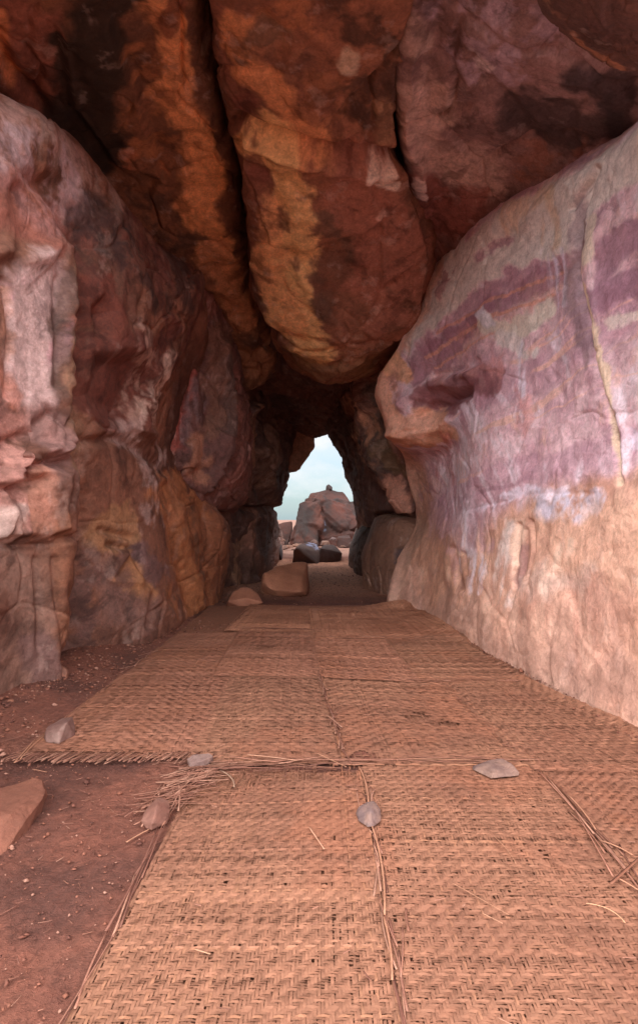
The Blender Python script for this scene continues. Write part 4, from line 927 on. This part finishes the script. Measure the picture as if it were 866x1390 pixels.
stone('large_stone', [(-60,1150,-.05),(-10,1185,-.05),(30,1150,-.05),(60,1105,-.03),(66,1080,-.02),(20,1080,-.03),(-60,1090,-.05)], [(-60,1090,2.9),(0,1080,2.9),(20,1070,3.0),(50,1054,3.1),(58,1058,3.08),(64,1072,3.0),(60,1084,2.9),(35,1115,2.72),(12,1105,2.70),(-30,1120,2.62),(-60,1130,2.6)],
      'large wedge-shaped red stone half buried in the earth at the left edge', (146,92,72), (122,76,60), cuts=5, disp=.008, freq=9, seed=6, facet=.012)
stone('stone_block', [(-14,966,0),(20,966,0),(22,956,0),(-14,950,0)], [(-14,952,4.5),(18,949,4.5),(22,950,4.55),(20,956,4.45),(-14,956,4.4)],
      'small squared block at the foot of the left wall', (164,110,86), (140,92,74), cuts=4, disp=.005, freq=10, seed=7)
stone('low_stone', [(306,824,-.05),(330,826,-.05),(356,822,-.05),(352,812,-.05),(320,808,-.05)], [(309,816,9.9),(317,804,10.1),(328,796,10.3),(338,797,10.3),(350,806,10.2),(357,818,10.0),(335,812,9.9)],
      'low rounded stone beside the larger block, left of the tunnel floor', (170,114,90), (142,92,72), cuts=5, disp=.02, freq=3, seed=8)
stone('floor_boulder', [(356,806,-.02),(380,811,-.02),(418,809,-.02),(419,796,-.02),(400,790,-.02),(362,792,-.02)], [(356,790,11.2),(358,777,11.3),(372,769,11.6),(395,765,11.9),(412,762,12.1),(417,762,12.1),(418,778,11.7),(419,796,11.4),(409,790,11.15),(366,800,11.0),(410,804,11.0)],
      'large angular block of tan rock standing on the tunnel floor', (186,126,98), (156,102,78), cuts=5, disp=.03, freq=3, seed=9, facet=.05, smooth_it=5)
# dark rocks just inside and beyond the far mouth
dk = (96,66,56)
stone('dark_rock', [(396,765),(432,767),(434,757),(400,757)], [(398,748,19),(406,738,19.6),(420,735,19.8),(431,738,19.8),(435,750,19.2),(402,744,18.8)], 'low dark rock with a painted sky glint on top in the middle of the far tunnel mouth', dk, (74,52,48), cuts=5, disp=.03, freq=2, seed=10, facet=.05,
      strokes=[('line', [(420,737),(430,742)], (150,150,178), 5, 4, .9, 1)])  # pale blue stroke paints a sky reflection on the rock
stone('dark_rock', [(430,766),(462,764),(464,757),(432,757)], [(430,748,19.5),(440,738,19.8),(452,738,20),(456,745,20),(464,750,19.6),(436,744,19.2)], 'low dark rock to the right of the one with the painted glint in the far tunnel mouth', dk, (74,52,48), cuts=5, disp=.03, freq=2, seed=11, facet=.05)
stone('dark_rock', [(364,762),(383,764),(384,752),(366,752)], [(364,690,19.5),(368,697,20),(371,690,20),(376,715,20),(380,730,20),(383,748,20)], 'dark slanting rock with a painted pale reflection streak at the lower left of the sky opening', (90,66,62), (70,54,54), cuts=5, disp=.03, freq=2, seed=12, facet=.05,
      strokes=[('line', [(369,715),(376,724),(380,732)], (196,204,220), 3, 2, .9, 1)])  # sky sheen put into the colour as a pale streak

# ================================================================== BEYOND THE CAVE
def out_rock(base, top, label, col=(150,112,96), col2=(120,86,74), name='outcrop', cat='boulder', **k):
    col = [c*q for c, q in zip(col, (.46,.29,.22))]; col2 = [c*q for c, q in zip(col2, (.28,.20,.17))]
    pts = [W(px, py, Y) for px, py, Y in base+top]
    return hull_rock(name, pts, ROCK, col, label, cat, col2=col2, **k)
out_rock([(402,744,29),(428,745,29),(442,744,31),(440,740,34),(402,740,33)], [(401,710,29.6),(404,692,30),(407,682,30.2),(416,678,30.5),(430,676,31),(436,682,31),(437,712,30),(424,672,33),(440,676,34)],
  'tall grey-brown boulder with rounded top beyond the tunnel, left half of the outcrop', seed=20, cuts=5, disp=.16, freq=1.3, facet=.75, smooth_it=1, strokes=[('line', [(412,690),(414,735)], (36,24,20), 3, 4, .7)])
out_rock([(432,744,30),(470,745,30),(492,744,31),(492,740,36),(432,740,36)], [(436,680,31),(448,678,31),(462,684,31),(478,694,31),(490,705,31),(494,725,30.5),(434,712,30.3),(460,676,33),(480,682,34),(470,715,30)],
  'broad sloping boulder beyond the tunnel, right half of the outcrop', seed=21, cuts=5, disp=.16, freq=1.3, facet=.75, smooth_it=1, col=(160,108,84), col2=(118,82,72), strokes=[('line', [(435,705),(438,722)], (84,84,98), 1.6, 2, .8, 1)])  # bluish stroke paints sky glare on the boulder face
out_rock([(414,690,35),(480,690,35),(480,720,38),(414,720,38)], [(418,675,35),(424,668,35.5),(436,666,36),(452,665,36),(468,669,36),(474,680,36),(440,667,37.5)],
  'darker rock rising behind the outcrop, with a pebble on its crest', seed=22, cuts=5, disp=.12, freq=.9, facet=.2, col=(128,92,82), col2=(100,74,70))
out_rock([(442,667,36),(451,667,36),(451,664,36.3),(442,664,36.3)], [(443,659,36),(446,657,36.2),(451,661,36),(449,664,35.8)], 'small stone perched on the crest of the far rock', name='perched_stone', cat='stone', seed=23, cuts=3, disp=.02, freq=3, col=(150,120,112))
out_rock([(374,738,31),(392,740,31),(396,728,33),(376,726,33)], [(375,711,31.5),(385,709,32),(397,707,32),(397,716,31.6),(392,735,31)], 'squarish boulder left of the outcrop under the sky', seed=24, cuts=4, disp=.06, freq=1.4, facet=.15, col=(142,108,98), col2=(104,76,68))
out_rock([(392,740,30),(406,741,30),(408,732,31),(394,730,31)], [(398,716,30.3),(403,708,30.6),(407,716,30.5),(406,732,30),(394,730,30)], 'narrow leaning stone wedged at the left foot of the outcrop', name='boulder', seed=25, cuts=4, disp=.04, freq=1.6, facet=.1, col=(140,104,92))
lows = [(388,744,5,4,25,(150,100,80)),(398,747,4,3,24,(170,112,86)),(379,736,4,4,28,(140,98,84)),(466,742,5,3,26,(176,120,94)),(478,740,5,5,27,(120,84,72)),(449,741,5,4,26,(140,96,82)),(434,745,5,3,24,(150,104,90)),(384,735,6,4,27,(176,116,90)),(392,743,8,4,26,(184,120,92)),(376,742,6,5,26.5,(150,98,80)),(404,741,7,4,27,(190,128,98)),(427,737,6,5,26,(158,112,98)),(441,738,7,5,27,(168,118,98)),(452,733,5,4,28,(140,104,98))]
names_ = ['middling brown rock in front of the flat orange rock in the rubble','small flat rock nearest the camera on the left of the rubble','dull rock behind the rubble, under the squarish boulder','small low orange rock just before the squared orange block','dark rock at the far right end of the rubble','brown rock left of the squared orange block','little rock directly behind the glint-painted dark rock','small orange rock at the left end of the rubble beyond the tunnel','flat orange rock in the rubble below the narrow leaning stone','dim rock by the left edge of the opening, on the outside ground','low orange rock before the tall outcrop boulder','brownish rubble rock right above the glint-painted dark rock','pinkish rubble rock behind the right-hand dark rock','small round grey rock at the foot of the broad boulder']
for (px, py, rx, ry, Y, c), nm in zip(lows, names_):
    r_ = random.Random(px); pts = []
    for k in range(16):
        a = r_.uniform(0, 2*PI); e = r_.uniform(-.5, 1); rr = math.sqrt(max(.05, 1-e*e))
        x, y, z = W(px, py, Y); s_ = Y/F; pts.append((x+math.cos(a)*rr*rx*s_, y+math.sin(a)*rr*rx*s_, max(.02, z+e*ry*s_)))
    hull_rock('rubble_rock', pts, ROCK, [q*.58 for q in c], nm, 'rock', cuts=4, disp=.03, freq=3, seed=px, group='rubble beyond the tunnel', facet=.05)
out_rock([(457,743,28),(476,744,28),(477,736,29),(458,735,29)], [(457,729,28.2),(459,726,28.6),(474,726,28.6),(476,730,28.2),(476,740,28)], 'squared orange block on the ground beyond the tunnel, right of the dark rocks', name='block', seed=26, cuts=4, disp=.04, freq=1.6, facet=.08, col=(196,128,98), col2=(168,104,80))

# scattered chips, grit and straw scraps on the bare earth: nobody could count them
def debris():
    V = []; T = []; Fc = []; n = 0; r = np.random.default_rng(3)
    spots = []
    for _ in range(5200):
        x, y = r.uniform(-2.6, -.7), r.uniform(1.5, 8.2)
        spots.append((x, y, r.gamma(2., .0026)))
    for _ in range(900): spots.append((r.uniform(-1.9, 1.8), r.uniform(9.5, 16), r.gamma(2., .005)))
    for _ in range(1500): spots.append((r.normal(-2.25, .25), r.uniform(3.5, 9), r.gamma(2., .005)))
    for _ in range(700):
        y = r.uniform(3.6, 9.6); xw = np.interp(y, [3.93, 5.15, 6.65, 8.6, 9.8], [2.13, 1.98, 1.80, 1.69, 1.37]); spots.append((xw-abs(r.normal(0, .05)), y, -r.gamma(2., .004)))
    for x, y, s in spots:
        onm = s < 0; s = abs(s)
        if not onm and -.76 < x < 2.4 and y < 9.4: continue
        if not onm and x > -1.86 and 3.5 < y < 7.45: continue
        s = min(s, .028)+.001
        p = r.normal(0, 1, (6, 3)); p /= np.linalg.norm(p, axis=1, keepdims=True)
        p = np.array([[1,0,0],[-1,0,0],[0,1,0],[0,-1,0],[0,0,1],[0,0,-1]])*r.uniform(.5, 1.2, (6, 1))+p*.25
        zb = .10*math.exp(-((x+2.5)/.35)**2)*float(ss(2, 4, np.array(y))*(1-ss(8, 11, np.array(y))))
        V.append(p*s*np.array([1, 1, .6])+np.array([x, y, zb+s*.1+(.025 if onm else 0)]))
        c = lin([(140,88,70),(118,72,58),(96,58,48),(164,118,100),(130,80,62)][r.integers(0, 5)]); T.append(np.tile(c, (6, 1)))
        Fc.append(np.array([[0,2,4],[2,1,4],[1,3,4],[3,0,4],[2,0,5],[1,2,5],[3,1,5],[0,3,5]])+n); n += 6
    o = build('earth_grit', np.concatenate(V), np.concatenate(Fc), STONE, np.concatenate(T), smooth=False)
    tag(o, 'grit and small stone chips strewn over the bare earth', 'grit', kind='stuff')
    fr = []
    for _ in range(420):
        x, y = (R.uniform(-2.2, -.75), R.uniform(1.6, 3.6)) if R.random() < .5 else (R.gauss(-2.0, .15), R.uniform(3.6, 7.5))
        if x > -.78 and y < 3.5: continue
        fr.append(splinter(x, y, R.uniform(0, PI), R.uniform(.01, .05) if R.random() < .9 else R.uniform(.05, .12), R.uniform(.002, .006), .004+.10*math.exp(-((x+2.5)/.35)**2), 0, .05))
    for _ in range(260): fr.append(splinter(R.uniform(-.7, 2.1), R.uniform(1.6, 9.4), R.uniform(0, PI), R.uniform(.015, .06), R.uniform(.003, .007), .026, 0, .05))
    strips_mesh('straw_litter', fr, label='tiny broken straw bits littering earth and mats', cat='litter'); bpy.data.objects['straw_litter']['kind'] = 'stuff'
debris()
#@@LIGHT@@
# ================================================================== SKY, SUN, CAMERA
sc = bpy.context.scene
SUN_EL, SUN_AZ = math.radians(42), math.radians(214)      # azimuth clockwise from +Y: behind the camera
def world():
    w = bpy.data.worlds.new('World'); sc.world = w; w.use_nodes = True; t = w.node_tree; t.nodes.clear(); N = t.nodes.new; L = t.links.new
    out = N('ShaderNodeOutputWorld'); bg = N('ShaderNodeBackground'); L(bg.outputs[0], out.inputs[0]); bg.inputs[1].default_value = .1
    sky = N('ShaderNodeTexSky'); sky.sky_type = 'NISHITA'; sky.sun_disc = False; sky.sun_elevation = SUN_EL; sky.sun_rotation = SUN_AZ
    sky.dust_density = .6; sky.air_density = 1.0; sky.ozone_density = 2.5
    tc = N('ShaderNodeTexCoord'); mp = N('ShaderNodeMapping'); mp.inputs['Scale'].default_value = (1, 1, 2.2); L(tc.outputs['Generated'], mp.inputs[0])
    n = N('ShaderNodeTexNoise'); n.inputs['Scale'].default_value = 8.5; n.inputs['Detail'].default_value = 9; n.inputs['Roughness'].default_value = .55; L(mp.outputs[0], n.inputs['Vector'])
    r = N('ShaderNodeMapRange'); L(n.outputs[0], r.inputs[0]); r.inputs[1].default_value = .38; r.inputs[2].default_value = .62
    # brighter, whiter cloud towards the sun behind the camera, thin blue-grey cloud low in front
    sx = N('ShaderNodeSeparateXYZ'); L(tc.outputs['Generated'], sx.inputs[0])
    g = N('ShaderNodeMapRange'); L(sx.outputs['Y'], g.inputs[0]); g.inputs[1].default_value = -.6; g.inputs[2].default_value = .9; g.inputs[3].default_value = CLOUD_BACK; g.inputs[4].default_value = CLOUD_FRONT
    vs = N('ShaderNodeVectorMath'); vs.operation = 'SCALE'; vs.inputs[0].default_value = (.98, 1.0, 1.02); L(g.outputs[0], vs.inputs['Scale'])
    cf = N('ShaderNodeMix'); cf.data_type = 'RGBA'; hz = N('ShaderNodeMapRange'); L(sx.outputs['Z'], hz.inputs[0]); hz.inputs[1].default_value = .0; hz.inputs[2].default_value = .25; hz.inputs[3].default_value = .8; hz.inputs[4].default_value = 0
    hc = N('ShaderNodeMix'); hc.data_type = 'RGBA'; L(hz.outputs[0], hc.inputs[0]); L(sky.outputs[0], hc.inputs[6]); hc.inputs[7].default_value = (1.8, 2.65, 3.05, 1); L(hc.outputs[2], cf.inputs[6]); L(vs.outputs[0], cf.inputs[7])
    mm = N('ShaderNodeMapRange'); L(sx.outputs['Z'], mm.inputs[0]); mm.inputs[1].default_value = .03; mm.inputs[2].default_value = .13; mm.inputs[3].default_value = -.3; mm.inputs[4].default_value = .65
    ad = N('ShaderNodeMath'); ad.operation = 'MULTIPLY_ADD'; L(r.outputs[0], ad.inputs[0]); ad.inputs[1].default_value = .7; L(mm.outputs[0], ad.inputs[2]); ad.use_clamp = True
    L(ad.outputs[0], cf.inputs[0]); L(cf.outputs[2], bg.inputs[0])
CLOUD_BACK, CLOUD_FRONT = 31.0, 5.2
world()
sl = bpy.data.lights.new('sun', 'SUN'); sl.energy = 1.2; sl.angle = math.radians(35); sl.color = (1, .97, .92)
so = bpy.data.objects.new('sun', sl); C.objects.link(so)
dirv = Vector((math.sin(SUN_AZ)*math.cos(SUN_EL), math.cos(SUN_AZ)*math.cos(SUN_EL), math.sin(SUN_EL)))
so.rotation_euler = dirv.to_track_quat('Z', 'Y').to_euler(); so.location = dirv*30
cam = bpy.data.cameras.new('camera'); co = bpy.data.objects.new('camera', cam); C.objects.link(co)
cam.sensor_fit = 'VERTICAL'; cam.sensor_height = 36; cam.lens = 36*F/1390; cam.shift_y = (HY-695)/1390
cam.clip_start = .05; cam.clip_end = 4000
co.location = (0, 0, H); co.rotation_euler = (PI/2, 0, 0); sc.camera = co
sc.view_settings.view_transform = 'Standard'; sc.view_settings.look = 'None'; sc.view_settings.gamma = 1; sc.view_settings.exposure = .95
sc.render.engine = 'CYCLES'; sc.cycles.max_bounces = 8; sc.cycles.diffuse_bounces = 5; sc.cycles.use_denoising = True
